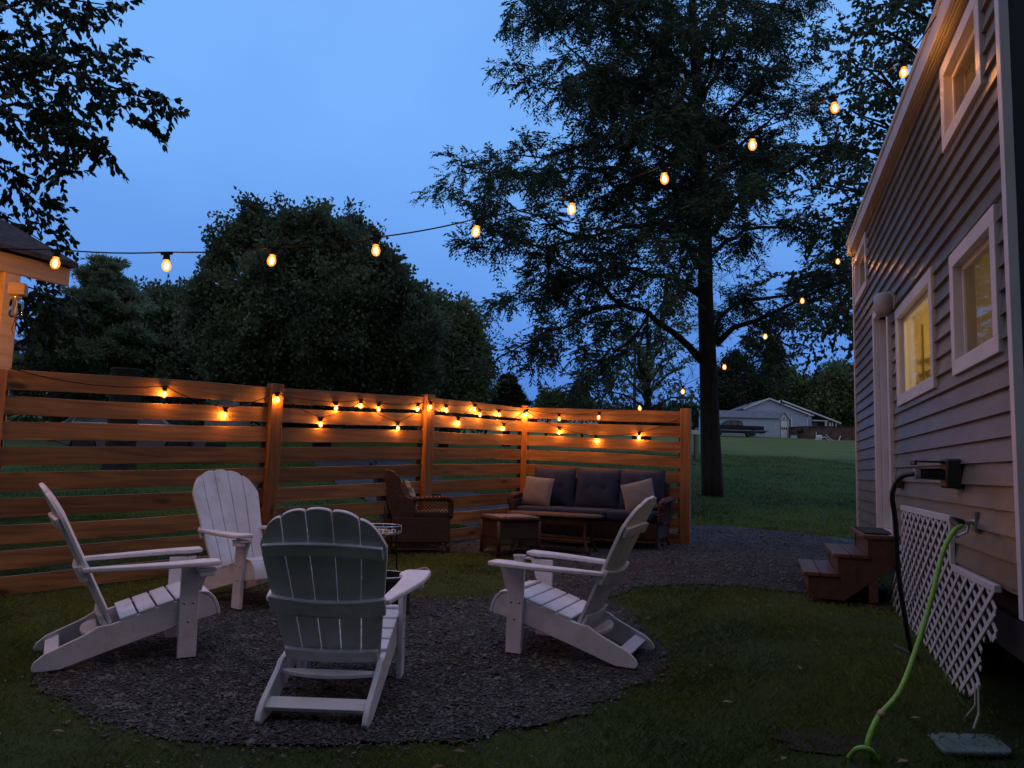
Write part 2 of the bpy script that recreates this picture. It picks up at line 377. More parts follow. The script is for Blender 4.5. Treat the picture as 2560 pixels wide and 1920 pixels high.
# ground materials
def ground_mat(name, kind):
    m = bpy.data.materials.new(name); m.use_nodes = True; t = m.node_tree; b = t.nodes['Principled BSDF']
    b.inputs['Roughness'].default_value = .95; b.inputs['Specular IOR Level'].default_value = .15
    tc = N(t, 'ShaderNodeTexCoord')
    if kind == 'lawn':
        n1 = N(t, 'ShaderNodeTexNoise'); n1.inputs['Scale'].default_value = .45; n1.inputs['Detail'].default_value = 5
        n2 = N(t, 'ShaderNodeTexNoise'); n2.inputs['Scale'].default_value = 9; n2.inputs['Detail'].default_value = 6; n2.inputs['Roughness'].default_value = .75
        t.links.new(tc.outputs['Object'], n1.inputs[0]); t.links.new(tc.outputs['Object'], n2.inputs[0])
        r = N(t, 'ShaderNodeValToRGB'); r.color_ramp.elements[0].position = .3; r.color_ramp.elements[1].position = .7
        r.color_ramp.elements[0].color = (.022, .036, .013, 1); r.color_ramp.elements[1].color = (.056, .082, .026, 1)
        mi = N(t, 'ShaderNodeMath', operation='ADD'); mi2 = N(t, 'ShaderNodeMath', operation='MULTIPLY'); mi2.inputs[1].default_value = .5
        t.links.new(n1.outputs[0], mi.inputs[0]); t.links.new(n2.outputs[0], mi.inputs[1]); t.links.new(mi.outputs[0], mi2.inputs[0]); t.links.new(mi2.outputs[0], r.inputs[0])
        # paler grass colour on the far part of the lawn
        sp = N(t, 'ShaderNodeSeparateXYZ'); t.links.new(tc.outputs['Object'], sp.inputs[0])
        s1 = N(t, 'ShaderNodeMapRange'); s1.inputs[1].default_value = 38; s1.inputs[2].default_value = 39.5
        t.links.new(sp.outputs[1], s1.inputs[0])
        s2 = N(t, 'ShaderNodeMapRange'); s2.inputs[1].default_value = 6; s2.inputs[2].default_value = 14   # lusher, longer grass beyond the patio
        t.links.new(sp.outputs[1], s2.inputs[0])
        c2 = N(t, 'ShaderNodeMix', data_type='RGBA', blend_type='MULTIPLY'); c2.inputs[7].default_value = (1.25, 1.5, .9, 1)
        t.links.new(s2.outputs[0], c2.inputs[0]); t.links.new(r.outputs[0], c2.inputs[6])
        c3 = N(t, 'ShaderNodeMix', data_type='RGBA', blend_type='MULTIPLY'); c3.inputs[7].default_value = (2.2, 1.55, 1.5, 1)
        t.links.new(s1.outputs[0], c3.inputs[0]); t.links.new(c2.outputs[2], c3.inputs[6])
        t.links.new(c3.outputs[2], b.inputs['Base Color'])
        bp = N(t, 'ShaderNodeBump'); bp.inputs['Strength'].default_value = .8; bp.inputs['Distance'].default_value = .03
        t.links.new(n2.outputs[0], bp.inputs['Height']); t.links.new(bp.outputs[0], b.inputs['Normal'])
    else:
        v = N(t, 'ShaderNodeTexVoronoi'); v.inputs['Scale'].default_value = 55; mpp = N(t, 'ShaderNodeMapping'); mpp.inputs['Scale'].default_value = (1, 1.3, .3)
        t.links.new(tc.outputs['Object'], mpp.inputs[0]); t.links.new(mpp.outputs[0], v.inputs[0])
        n1 = N(t, 'ShaderNodeTexNoise'); n1.inputs['Scale'].default_value = 1.1; n1.inputs['Detail'].default_value = 6
        t.links.new(tc.outputs['Object'], n1.inputs[0])
        r = N(t, 'ShaderNodeValToRGB'); r.color_ramp.elements[0].color = (.034, .036, .036, 1); r.color_ramp.elements[1].color = (.125, .130, .130, 1)
        sp = N(t, 'ShaderNodeSeparateColor'); t.links.new(v.outputs['Color'], sp.inputs[0]); t.links.new(sp.outputs[0], r.inputs[0])
        r2 = N(t, 'ShaderNodeValToRGB'); r2.color_ramp.elements[0].position = .35; r2.color_ramp.elements[1].position = .65
        r2.color_ramp.elements[0].color = (.62, .55, .46, 1); r2.color_ramp.elements[1].color = (1, 1, 1, 1)
        t.links.new(n1.outputs[0], r2.inputs[0])
        mm = N(t, 'ShaderNodeMix', data_type='RGBA', blend_type='MULTIPLY'); mm.inputs[0].default_value = 1
        t.links.new(r.outputs[0], mm.inputs[6]); t.links.new(r2.outputs[0], mm.inputs[7])
        sp2 = N(t, 'ShaderNodeSeparateXYZ'); t.links.new(tc.outputs['Object'], sp2.inputs[0])     # lighter and bluer with distance, from patio to drive
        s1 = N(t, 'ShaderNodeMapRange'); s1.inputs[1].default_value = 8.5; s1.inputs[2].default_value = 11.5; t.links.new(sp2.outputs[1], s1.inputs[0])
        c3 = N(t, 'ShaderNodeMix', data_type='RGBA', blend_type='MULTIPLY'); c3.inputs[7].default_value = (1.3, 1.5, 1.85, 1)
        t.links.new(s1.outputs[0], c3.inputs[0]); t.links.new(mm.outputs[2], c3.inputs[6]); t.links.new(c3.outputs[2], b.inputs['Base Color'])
        bp = N(t, 'ShaderNodeBump'); bp.inputs['Strength'].default_value = 1; bp.inputs['Distance'].default_value = .02
        t.links.new(v.outputs['Distance'], bp.inputs['Height']); t.links.new(bp.outputs[0], b.inputs['Normal'])
    return m
M['lawn'] = ground_mat('lawn', 'lawn')
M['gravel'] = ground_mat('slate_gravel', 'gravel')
M['blade'] = leaf_mat('grass_blades', (.028, .056, .014), (.205, .245, .045), .25, .5)  # bulb light on the lawn imitated by yellow-green noise in the colour
M['chip'] = mat('slate_chips', (.130, .131, .136), .9, col2=(.045, .046, .049), nscale=9, detail=6)
M['soil'] = mat('dark_soil', (.022, .016, .011), .95, noise=.4, nscale=20, bump=.8)

# ============================================================ GROUND
xs = np.concatenate([np.linspace(-400, -30, 12), np.linspace(-26, -7, 14), np.linspace(-6, 6, 61), np.linspace(7, 40, 20), np.linspace(60, 400, 10)])
ys = np.concatenate([np.linspace(-60, -4, 8), np.linspace(-2, 14, 81), np.linspace(14.5, 45, 62), np.linspace(48, 150, 30), np.linspace(180, 800, 12)])
X, Y = np.meshgrid(xs, ys)
rough = .012 * (np.sin(X * 2.1 + Y * 1.3) + np.sin(X * .9 - Y * 2.3)) * (np.abs(X) < 6.5) * (Y > -2) * (Y < 14)
Z = G(X, Y) + rough * .35
V = np.stack([X.ravel(), Y.ravel(), Z.ravel()], 1)
nx, ny = len(xs), len(ys)
I, J = np.meshgrid(np.arange(nx - 1), np.arange(ny - 1))
q = (J * nx + I).ravel()
F = np.stack([q, q + 1, q + nx + 1, q + nx], 1)
go = np_mesh('ground', V, F, M['lawn'], smooth=True); tag(go, kind='structure', label='lawn rising gently towards the far house')

def in_poly(px, py, poly):
    inside = np.zeros(px.shape, bool); n = len(poly); j = n - 1
    for i in range(n):
        xi, yi = poly[i]; xj, yj = poly[j]
        if yi != yj:
            c = ((yi > py) != (yj > py)) & (px < (xj - xi) * (py - yi) / (yj - yi) + xi)
            inside ^= c
        j = i
    return inside
PATIO = [(-2.56, 4.38), (-2.83, 4.87), (-2.97, 5.42), (-2.94, 5.98), (-2.65, 6.53), (-2.22, 7.09), (-1.66, 7.18), (-.91, 6.97), (-.38, 6.95), (-.01, 7.11), (.22, 8.08), (.34, 8.84), (.30, 9.3), (-.1, 9.62), (-.56, 9.7), (-1.3, 9.5), (-1.7, 9.55), (-1.75, 10.2), (-1.2, 10.6), (-.9, 11.2), (-.55, 12.0),
         (-.3, 12.9), (1.5, 13.6), (3.18, 13.27), (3.93, 13.15), (4.56, 12.73), (5.6, 11.7), (5.2, 10.6), (4.3, 9.5), (3.45, 7.0), (3.2, 6.5), (3.05, 6.75), (2.77, 7.16), (2.31, 7.45), (1.84, 7.68), (1.3, 7.69), (.93, 7.24),
         (1.04, 6.36), (1.10, 5.53), (1.0, 4.99), (.63, 4.46), (.23, 4.09), (-.18, 3.82), (-.81, 3.70), (-1.45, 3.70), (-1.93, 3.92)]
DRIVE = [(-6.9, 26.6), (-5.3, 22.0), (-3.6, 17.3), (-2.4, 14.6), (-1.0, 12.5), (-.55, 12.0), (-.3, 12.9), (1.5, 13.6), (-.05, 15.9), (-1.2, 18.8), (-2.35, 23.1), (-4.2, 28.5), (-9.5, 30.0)]
def jitter_poly(poly, amp, step=.12):
    out = []
    for i in range(len(poly)):
        a = np.array(poly[i]); b = np.array(poly[(i + 1) % len(poly)]); L = np.linalg.norm(b - a); n = max(1, int(L / step))
        for k in range(n):
            out.append(tuple(a + (b - a) * k / n + rng.normal(0, amp, 2)))
    return out
def sheet(name, poly, dz, m, step):
    import bmesh
    bm = bmesh.new()
    pj = jitter_poly(poly, .03, step)
    vs = [bm.verts.new((x, y, 0)) for x, y in pj]
    f = bm.faces.new(vs)
    bmesh.ops.triangulate(bm, faces=[f])
    x0, x1 = min(p[0] for p in pj), max(p[0] for p in pj); y0, y1 = min(p[1] for p in pj), max(p[1] for p in pj)
    for k in np.arange(y0, y1, .2 if name == 'gravel_patio' else .5):
        bmesh.ops.bisect_plane(bm, geom=bm.verts[:] + bm.edges[:] + bm.faces[:], plane_co=(0, k, 0), plane_no=(0, 1, 0))
    for k in np.arange(x0, x1, .2 if name == 'gravel_patio' else .5):
        bmesh.ops.bisect_plane(bm, geom=bm.verts[:] + bm.edges[:] + bm.faces[:], plane_co=(k, 0, 0), plane_no=(1, 0, 0))
    for v in bm.verts:
        v.co.z = g(v.co.x, v.co.y) + dz
    me = bpy.data.meshes.new(name); bm.to_mesh(me); bm.free(); me.materials.append(m)
    for p in me.polygons:
        p.use_smooth = True
    o = bpy.data.objects.new(name, me); COL.objects.link(o)
    if me.polygons[0].normal.z < 0: me.flip_normals()
    return tag(o, kind='structure')
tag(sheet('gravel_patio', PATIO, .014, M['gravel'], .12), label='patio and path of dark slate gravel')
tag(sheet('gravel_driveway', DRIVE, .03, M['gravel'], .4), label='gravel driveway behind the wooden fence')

# loose slate chips
n = 210000
px = rng.uniform(-3.1, 5.0, n); py = 3.4 + (rng.random(n) ** 1.7) * 9.5
jt = np.where(rng.random(n) < .25, .17, .06); k = in_poly(px + rng.normal(0, 1, n) * jt, py + rng.normal(0, 1, n) * jt, PATIO); px, py = px[k], py[k]; n = len(px)
sz = rng.gamma(1.7, .0022, n) + .0030
base = np.array([[-1, -.6, -.13], [1, -.7, -.13], [.8, .7, -.13], [-.7, .8, -.13], [-.85, -.5, .13], [.8, -.55, .14], [.7, .5, .10], [-.6, .65, .12]])
q = rng.uniform(0, 2 * np.pi, n); tilt = rng.normal(0, .28, (n, 2))
P = base[None] * (1 + rng.normal(0, .18, (n, 8, 3))) * sz[:, None, None]
c, s_ = np.cos(q)[:, None], np.sin(q)[:, None]
x = P[:, :, 0] * c - P[:, :, 1] * s_; y = P[:, :, 0] * s_ + P[:, :, 1] * c
z = P[:, :, 2] + x * tilt[:, :1] + y * tilt[:, 1:]
V = np.stack([x + px[:, None], y + py[:, None], z + (G(px, py) + .016 + sz * .15)[:, None]], 2).reshape(-1, 3)
ff = np.array([[0, 3, 2, 1], [4, 5, 6, 7], [0, 1, 5, 4], [1, 2, 6, 5], [2, 3, 7, 6], [3, 0, 4, 7]])
F = (ff[None] + (np.arange(n) * 8)[:, None, None]).reshape(-1, 4)
tag(np_mesh('slate_chips', V, F, M['chip']), 'loose flat slate chips covering the patio', 'gravel', kind='stuff')

# fallen leaves on the patio and lawn
n = 70
lx = rng.uniform(-3.4, 2.2, n); ly = rng.uniform(3.4, 8.5, n); la = rng.uniform(0, 6.28, n); ls = rng.uniform(.018, .035, n)
lz = G(lx, ly) + .030
cx_, sx_ = np.cos(la) * ls, np.sin(la) * ls
V = np.stack([np.stack([lx - cx_, ly - sx_, lz], 1), np.stack([lx + sx_ * .5, ly - cx_ * .5, lz + .006], 1), np.stack([lx + cx_, ly + sx_, lz + .002], 1), np.stack([lx - sx_ * .5, ly + cx_ * .5, lz + .008], 1)], 1).reshape(-1, 3)
tag(np_mesh('fallen_leaves', V, np.arange(n * 4).reshape(-1, 4), mat('dry_leaf', (.22, .16, .08), .8, col2=(.10, .05, .03), nscale=3)), 'small dry leaves fallen on the gravel and grass', 'leaves', kind='stuff')
# grass blades
def grass(name, n, x0, x1, y0, y1, pw, hmin, hmax, wid, avoid, label, mask=None):
    px = rng.uniform(x0, x1, n); py = y0 + (rng.random(n) ** pw) * (y1 - y0)
    k = np.ones(n, bool)
    for p in avoid: k &= ~in_poly(px + rng.normal(0, .08, n), py + rng.normal(0, .08, n), p)
    if mask is not None: k &= mask(px, py)
    px, py = px[k], py[k]; n = len(px)
    clump = .5 + .5 * np.sin(px * 3.1 + np.sin(py * 2.3) * 2) * np.sin(py * 2.7 + np.sin(px * 1.9) * 2)
    h = rng.uniform(hmin, hmax, n) * (.65 + .6 * clump); w = wid * rng.uniform(.6, 1.3, n)
    a = rng.uniform(0, 2 * np.pi, n); ln = rng.uniform(.2, 1.3, n) * h; la = a + rng.normal(np.pi / 2, .9, n)
    z = G(px, py) - .004
    dx, dy = np.cos(a) * w, np.sin(a) * w; tx, ty = np.cos(la) * ln, np.sin(la) * ln
    v = np.stack([np.stack([px - dx, py - dy, z], 1), np.stack([px + dx, py + dy, z], 1),
                  np.stack([px + dx * .7 + tx * .4, py + dy * .7 + ty * .4, z + h * .6], 1), np.stack([px + tx, py + ty, z + h * .9], 1)], 1).reshape(-1, 3)
    f = np.arange(n * 4).reshape(-1, 4)
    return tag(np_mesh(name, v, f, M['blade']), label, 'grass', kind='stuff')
LIDP = [(2.05, 3.69), (2.37, 3.70), (2.43, 3.98), (2.12, 3.98)]
HOUSEFOOT = [(2.3, 3.4), (4.3, 9.4), (6.9, 8.6), (4.9, 2.6)]
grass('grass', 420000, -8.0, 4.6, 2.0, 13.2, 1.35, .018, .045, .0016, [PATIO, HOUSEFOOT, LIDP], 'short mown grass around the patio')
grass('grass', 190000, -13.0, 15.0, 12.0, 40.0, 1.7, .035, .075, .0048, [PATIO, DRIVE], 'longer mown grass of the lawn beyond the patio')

# ============================================================ FENCE
PITCHB, BH = .2145, .142
FP = [(-4.29, 6.40, 1.94), (-2.54, 8.22, 2.030), (-1.085, 9.9, 2.118), (.195, 11.80, 2.172), (2.471, 10.85, 2.115)]
fence = thing('wooden_fence', (.195, 11.80, g(.195, 11.8)), 0, 'stained horizontal board fence with string lights on it, around the patio', 'fence')
frng = np.random.default_rng(3)
for i in range(4):
    a = FP[i]; b = FP[i + 1]
    dx, dy = b[0] - a[0], b[1] - a[1]; L = math.hypot(dx, dy); ang = math.atan2(dy, dx)
    mb = MB(); tones = []
    nseg = 14
    for k in range(9):
        z0 = -.142 - k * PITCHB; hb_ = .158 + (.012 if k == 0 else 0); z0 -= hb_ - BH
        bow = frng.normal(0, .006); ph = frng.uniform(0, 3); lean = frng.normal(0, .003); off = frng.normal(0, .002); tw = frng.normal(0, .004)
        vs = []
        for j in range(nseg + 1):
            t = j / nseg; zz = z0 + (b[2] - a[2]) * t + bow * math.sin(math.pi * t + ph * .2) + .002 * math.sin(9 * t + ph * 3); yo = off + .006 * math.sin(math.pi * t) * math.sin(ph * 2)
            for (yy, zq) in ((-.013 + lean, 0), (.013 + lean, 0), (.013 - lean, hb_), (-.013 - lean, hb_)):
                vs.append((.03 + t * (L - .06), yy + yo, zz + zq + tw * (t - .5)))
        fs = []
        for j in range(nseg):
            for q in range(4):
                q2 = (q + 1) % 4
                fs.append((j * 4 + q, (j + 1) * 4 + q, (j + 1) * 4 + q2, j * 4 + q2))
        fs += [(0, 1, 2, 3), (nseg * 4 + 3, nseg * 4 + 2, nseg * 4 + 1, nseg * 4)]
        mb.add(vs, fs); tones += [float(frng.random())] * len(fs)
    o = mb.build('board_panel', M['fence'], fence, bevel=.003)
    set_tone(o, tones)
    o.location = (a[0] - fence.location.x, a[1] - fence.location.y, a[2] - fence.location.z); o.rotation_euler = (0, 0, ang)
for i, (px_, py_, pz_) in enumerate(FP):
    dirs = []
    if i > 0: dirs.append(math.atan2(FP[i][1] - FP[i - 1][1], FP[i][0] - FP[i - 1][0]))
    if i < 4: dirs.append(math.atan2(FP[i + 1][1] - FP[i][1], FP[i + 1][0] - FP[i][0]))
    ang = dirs[0] if i != 3 else (dirs[0] + dirs[1]) / 2
    gz = g(px_, py_) - .05; top = pz_ + (.035 if i else .0)
    w = .135 if i in (1, 2, 4) else .09
    mb = MB()
    y0, y1 = (-.075, .055) if i != 3 else (-.06, .05)
    mb.box(-w / 2, w / 2, y0, y1, gz - pz_, top - pz_)
    o = mb.build('post', M['post'], fence, bevel=.004); set_tone(o, [float(frng.random())] * 6)
    o.location = (px_ - fence.location.x, py_ - fence.location.y, pz_ - fence.location.z); o.rotation_euler = (0, 0, ang)
    for sgn in (-1, 1):
        if (i == 0 and sgn < 0) or (i == 4 and sgn > 0): continue
        aa = (dirs[0] + math.pi) if sgn < 0 else dirs[-1]
        Mx = Matrix.Rotation(aa - ang, 4, 'Z')
        ys_ = (.016, .050) if sgn > 0 else (-.050, -.016)
        MB().box(w / 2 - .004, w / 2 + .036, ys_[0], ys_[1], -.142 - 8 * PITCHB, -.02, Mx).build('spacer_strip', M['postdark'], o)

# ============================================================ TINY HOUSE
TH = R(18.3)
DV = Vector((math.sin(TH), math.cos(TH), 0)); NV = Vector((-math.cos(TH), math.sin(TH), 0))
HX, HY = 4.218, 9.3
HRZ = math.atan2(-DV.y, -DV.x)
def hw(x, out, z):                      # house local (x towards the camera, outwards, height) -> world
    p = Vector((HX, HY, 0)) - DV * x + NV * out
    return Vector((p.x, p.y, z))
house = thing('tiny_house', (HX, HY, 0), HRZ, 'narrow two-storey tiny house with greige lap siding and white framed windows', 'house')
X0, X1, ZT = -.13, 6.2, 4.0
CUTS = [(5.078, 6.032, 1.86, 2.58), (3.065, 4.545, 1.85, 2.66), (5.0, 5.905, 3.255, 3.80), (.08, 1.2, 3.325, 3.93), (1.75, 2.75, .72, 2.905), (3.2, 4.91, .5, 1.0)]
TRW = .085
HOLES = [(a + TRW, b - TRW, c + TRW, d - TRW) for a, b, c, d in CUTS[:4]] + [(1.83, 2.67, .79, 2.82)]
def lap_wall(mb, x0, x1, z0, z1, cuts, pitch, lip, back, prof=None):
    z = z0; r = 0
    while z < z1 - .01:
        zt = min(z + pitch, z1)
        br = {z, zt}
        for c in cuts:
            for zz in (c[2], c[3]):
                if z < zz < zt: br.add(zz)
        br = sorted(br)
        for za, zb in zip(br[:-1], br[1:]):
            zm = (za + zb) / 2
            iv = sorted((c[0], c[1]) for c in cuts if c[2] <= zm <= c[3])
            cur = x0; segs = []
            for a, b in iv:
                if a > cur: segs.append((cur, a))
                cur = max(cur, b)
            if cur < x1: segs.append((cur, x1))
            oa = back + (lip - back) * (zt - za) / pitch; ob = back + (lip - back) * (zt - zb) / pitch
            for a, b in segs:
                n = max(1, int((b - a) / 1.0))
                mb.add([(a, -oa, za), (b, -oa, za), (b, -ob, zb), (a, -ob, zb)], [(0, 1, 2, 3)])
                if za == z:
                    mb.add([(a, -back, za), (b, -back, za), (b, -oa, za), (a, -oa, za)], [(0, 1, 2, 3)])
        z = zt
mb = MB(); lap_wall(mb, X0, X1, .66, ZT, [(a + .02, b - .02, c + .02, d - .02) for a, b, c, d in CUTS[:5]] + [CUTS[5], (4.91, 7, .5, .745)], .1145, .025, .003)
mb.build('lap_siding', M['siding'], house)
# shell: inner wall with the window openings, other walls, floor, ceiling
mb = MB(); lap_wall(mb, X0, X1, .66, ZT, HOLES, 9, -.10, -.10)
mb.box(X0, X1, .1, 2.5, .60, .66); mb.box(X0, X0 + .05, .1, 2.5, .66, ZT); mb.box(X1 - .06, X1 - .01, .1, 2.5, .66, ZT); mb.box(X0, X1, 2.45, 2.5, .66, ZT)
mb.box(X0, X1, .1, 2.5, ZT - .05, ZT); mb.box(X0 + .05, 2.9, .101, 2.4, 2.95, 3.05); mb.box(4.8, X1 - .06, .101, 2.4, 2.95, 3.05)
mb.build('interior_shell', M['inner'], house)
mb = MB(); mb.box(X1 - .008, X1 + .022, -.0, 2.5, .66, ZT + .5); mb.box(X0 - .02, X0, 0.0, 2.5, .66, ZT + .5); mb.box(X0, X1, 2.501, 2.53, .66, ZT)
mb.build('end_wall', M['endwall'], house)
for xa in (X1 - .035, X0 - .03):
    MB().box(xa, xa + .062, -.032, .010, .655, ZT - .002).build('corner_trim', M['trim'], house, bevel=.003)
# roof with fascia and vented soffit
def tilt(mb):       # the eave climbs slightly towards the far end
    mb.v = [(p[0], p[1], p[2] - .020 * (p[0] + .1)) for p in mb.v]; return mb
EZ = 4.035; EO = .085
roof = tilt(MB().box(X0 - .06, X1 + .12, -EO + .012, 2.62, EZ + .135, EZ + .15).add([(X0 - .06, -EO + .012, EZ + .15), (X1 + .12, -EO + .012, EZ + .15), (X1 + .12, 2.62, 4.75), (X0 - .06, 2.62, 4.75), (X0 - .06, 2.62, EZ + .15), (X1 + .12, 2.62, EZ + .15)], [(0, 1, 2, 3), (0, 3, 4), (1, 5, 2), (3, 2, 5, 4)])).build('roof', M['houseroof'], house)
tilt(MB().box(X0 - .06, X1 + .12, -EO, -EO + .012, EZ - .004, EZ + .155)).build('fascia', M['trim'], roof, bevel=.003)
tilt(MB().box(X0 - .06, X1 + .12, -EO - .014, -EO - .001, EZ + .125, EZ + .165)).build('drip_edge', M['trim'], roof, bevel=.003)
mb = MB()
for k in range(4):
    mb.box(X0 - .06, X1 + .12, -EO + .014 + k * .018, -EO + .026 + k * .018, EZ - .002, EZ + .012)
mb.box(X0 - .06, X1 + .12, -EO + .013, .0, EZ + .0125, EZ + .02)
tilt(mb).build('soffit', M['trim'], roof)
# windows
def window(c, kind):
    a, b, z0, z1 = c; w = TRW
    f = MB()
    f.box(a, b, -.036, .0, z1 - w, z1); f.box(a, b, -.036, .0, z0, z0 + w)
    f.box(a, a + w, -.036, .0, z0 + w, z1 - w); f.box(b - w, b, -.036, .0, z0 + w, z1 - w)
    for (xa, xb, za, zb) in ((a + w - .012, b - w + .012, z1 - w - .012, z1 - w + .0), (a + w - .012, b - w + .012, z0 + w, z0 + w + .012)):
        pass
    fo = f.build('window', M['trim'], house, bevel=.003)
    ia, ib, iz0, iz1 = a + w, b - w, z0 + w, z1 - w
    r = MB()   # reveal and sash
    r.box(ia - .01, ia, 0, .1, iz0 - .01, iz1 + .01); r.box(ib, ib + .01, 0, .1, iz0 - .01, iz1 + .01)
    r.box(ia, ib, 0, .1, iz0 - .01, iz0); r.box(ia, ib, 0, .1, iz1, iz1 + .01)
    s = .032
    r.box(ia, ib, .012, .035, iz0, iz0 + s); r.box(ia, ib, .012, .035, iz1 - s, iz1); r.box(ia, ia + s, .012, .035, iz0 + s, iz1 - s); r.box(ib - s, ib, .012, .035, iz0 + s, iz1 - s)
    r.build('sash', M['trim'], fo, bevel=.002)
    MB().add([(ia + s, .024, iz0 + s), (ib - s, .024, iz0 + s), (ib - s, .024, iz1 - s), (ia + s, .024, iz1 - s)], [(0, 1, 2, 3)]).build('pane', M['pane'] if kind == 'clear' else M['screen'], fo)
    if kind != 'clear':
        n = 60; vs = []; fs = []
        for i in range(n + 1):
            x = ia + (ib - ia) * i / n; y = .085 + .012 * math.sin(i * 1.35 + .6 * math.sin(i * .4))
            vs += [(x, y, iz0), (x, y + .004 * math.sin(i), iz1)]
        for i in range(n): fs.append((2 * i, 2 * i + 2, 2 * i + 3, 2 * i + 1))
        MB().add(vs, fs).build('curtain', curt[kind], fo, smooth=True)
    return fo
def curtain_mat(name, s):
    m = mat(name, (.55, .46, .28), .95, noise=.12, nscale=5); b = m.node_tree.nodes['Principled BSDF']
    b.inputs['Emission Color'].default_value = (1, .66, .20, 1); b.inputs['Emission Strength'].default_value = s; return m
curt = {'lit': curtain_mat('lit_curtain', .13), 'dim': curtain_mat('dim_curtain', .06)}
for c, kd, lb in ((CUTS[0], 'lit', 'square window with pale curtain'), (CUTS[1], 'clear', 'lit kitchen window without curtain'), (CUTS[2], 'dim', 'small upper loft window near the front corner'), (CUTS[3], 'dim', 'small upper loft window at the far corner')):
    window(c, kd)['label'] = lb
# kitchen behind the clear window
mb = MB()
mb.box(2.90, 3.0, .105, 2.3, .66, 2.80); mb.box(3.0, 3.03, .105, .15, 1.6, 2.7); mb.box(3.0, 3.02, .185, .20, 1.6, 2.55)
mb.build('kitchen_partition', M['inner'], house, bevel=.003)
for z in (2.06, 2.16, 2.26): MB().box(3.01, 3.16, .225, .42, z, z + .012).build('shelf', M['trim'], house)
MB().lathe([(.0, 0), (.05, .0), (.065, .04), (.065, .16), (.05, .2), (.02, .23), (0, .23)], 24, (3.22, .275, 1.925)).build('kitchen_jar', M['trim'], house, smooth=True)
MB().box(3.0, 4.9, .14, .8, 1.885, 1.92).build('counter', M['trim'], house)
# door
d = MB()
a, b, z0, z1 = CUTS[4]
d.box(a, a + .08, -.05, 0, z0 + .05, z1); d.box(b - .08, b, -.05, 0, z0 + .05, z1); d.box(a + .08, b - .08, -.05, 0, z1 - .08, z1); d.box(a - .01, b + .01, -.075, .08, z0 + .0, z0 + .05)
door = d.build('door', M['trim'], house, bevel=.003)
MB().box(a + .08, a + .1, 0, .09, z0 + .05, z1 - .08).box(b - .1, b - .08, 0, .09, z0 + .05, z1 - .08).box(a + .1, b - .1, .06, .095, z0 + .05, z1 - .08).build('door_leaf', M['trim'], door, bevel=.003)
MB().box(b - .115, b - .102, -.012, .055, z0 + .05, z1 - .08).build('door_seal', M['rubber'], door)
mb = MB(); mb.box(b - .25, b - .19, .045, .058, 1.68, 1.86); mb.tube([(b - .22, .05, 1.77), (b - .22, -.005, 1.77), (b - .31, -.01, 1.77)], .009, 8); mb.build('handle', M['brass'], door, smooth=True, auto=40)
lamp = MB().lathe([(0, -.02), (.045, -.025), (.072, .015), (.078, .07), (.078, .14), (.05, .175), (0, .18)], 20, (2.90, -.10, 2.68)).build('porch_lamp', M['lampglobe'], house, smooth=True)
MB().box(2.85, 2.95, -.03, 0, 2.71, 2.83).build('backplate', M['trim'], lamp)
# undercarriage
MB().box(X0, X1, .05, .12, .42, .60).box(X0, X1, 2.3, 2.4, .42, .60).box(3.19, 4.92, .02, .05, .36, 1.0).box(X1 - .1, X1 - .02, .05, 2.4, .42, .58).build('trailer_frame', M['dark'], house)
MB().box(X0, X1, .06, .075, .62, .70).build('rim_trim', M['dark'], house)
for xx in (3.7, 4.45):
    Mx = Matrix.Translation((xx, .18, .42)) @ Matrix.Rotation(R(90), 4, 'X')
    w = MB().lathe([(.0, -.1), (.2, -.1), (.33, -.09), (.345, -.05), (.345, .05), (.33, .09), (.2, .1), (0, .1)], 28, (0, 0, 0), Mx).build('wheel', M['rubber'], house, smooth=True, auto=40)
    MB().lathe([(0, .105), (.1, .11), (.18, .104)], 20, (0, 0, 0), Mx).build('rim', M['brass'], w, smooth=True)
MB().box(5.72, 6.15, .12, .9, 0.0, .44).build('storage_box', M['plastic'], house, bevel=.02)
tl = MB().box(6.19, 6.23, .30, .48, .46, .56).build('tail_light', mat('tail_light_red', (.16, .015, .02), .35), house, bevel=.01)
MB().box(6.19, 6.225, .18, .27, .48, .56).build('reflector', M['silver'], tl)
# skirt trim
MB().box(3.17, 4.93, -.045, -.018, 1.0, 1.042).box(4.89, 4.93, -.045, -.018, .75, 1.0).box(4.93, 5.84, -.045, -.01, .722, .758).box(2.25, 3.17, -.03, 0.0, .66, .70).build('skirt_trim', M['trim'], house, bevel=.003)
# interior lamps
def point(name, loc, pw, col, r=.03):
    l = bpy.data.lights.new(name, 'POINT'); l.energy = pw; l.color = col; l.shadow_soft_size = r
    o = bpy.data.objects.new(name, l); COL.objects.link(o); o.location = loc; return o
lt = point('kitchen_light', (0, 0, 0), 20, (1, .70, .28), .1); lt.parent = house; lt.location = (3.75, .75, 2.45)

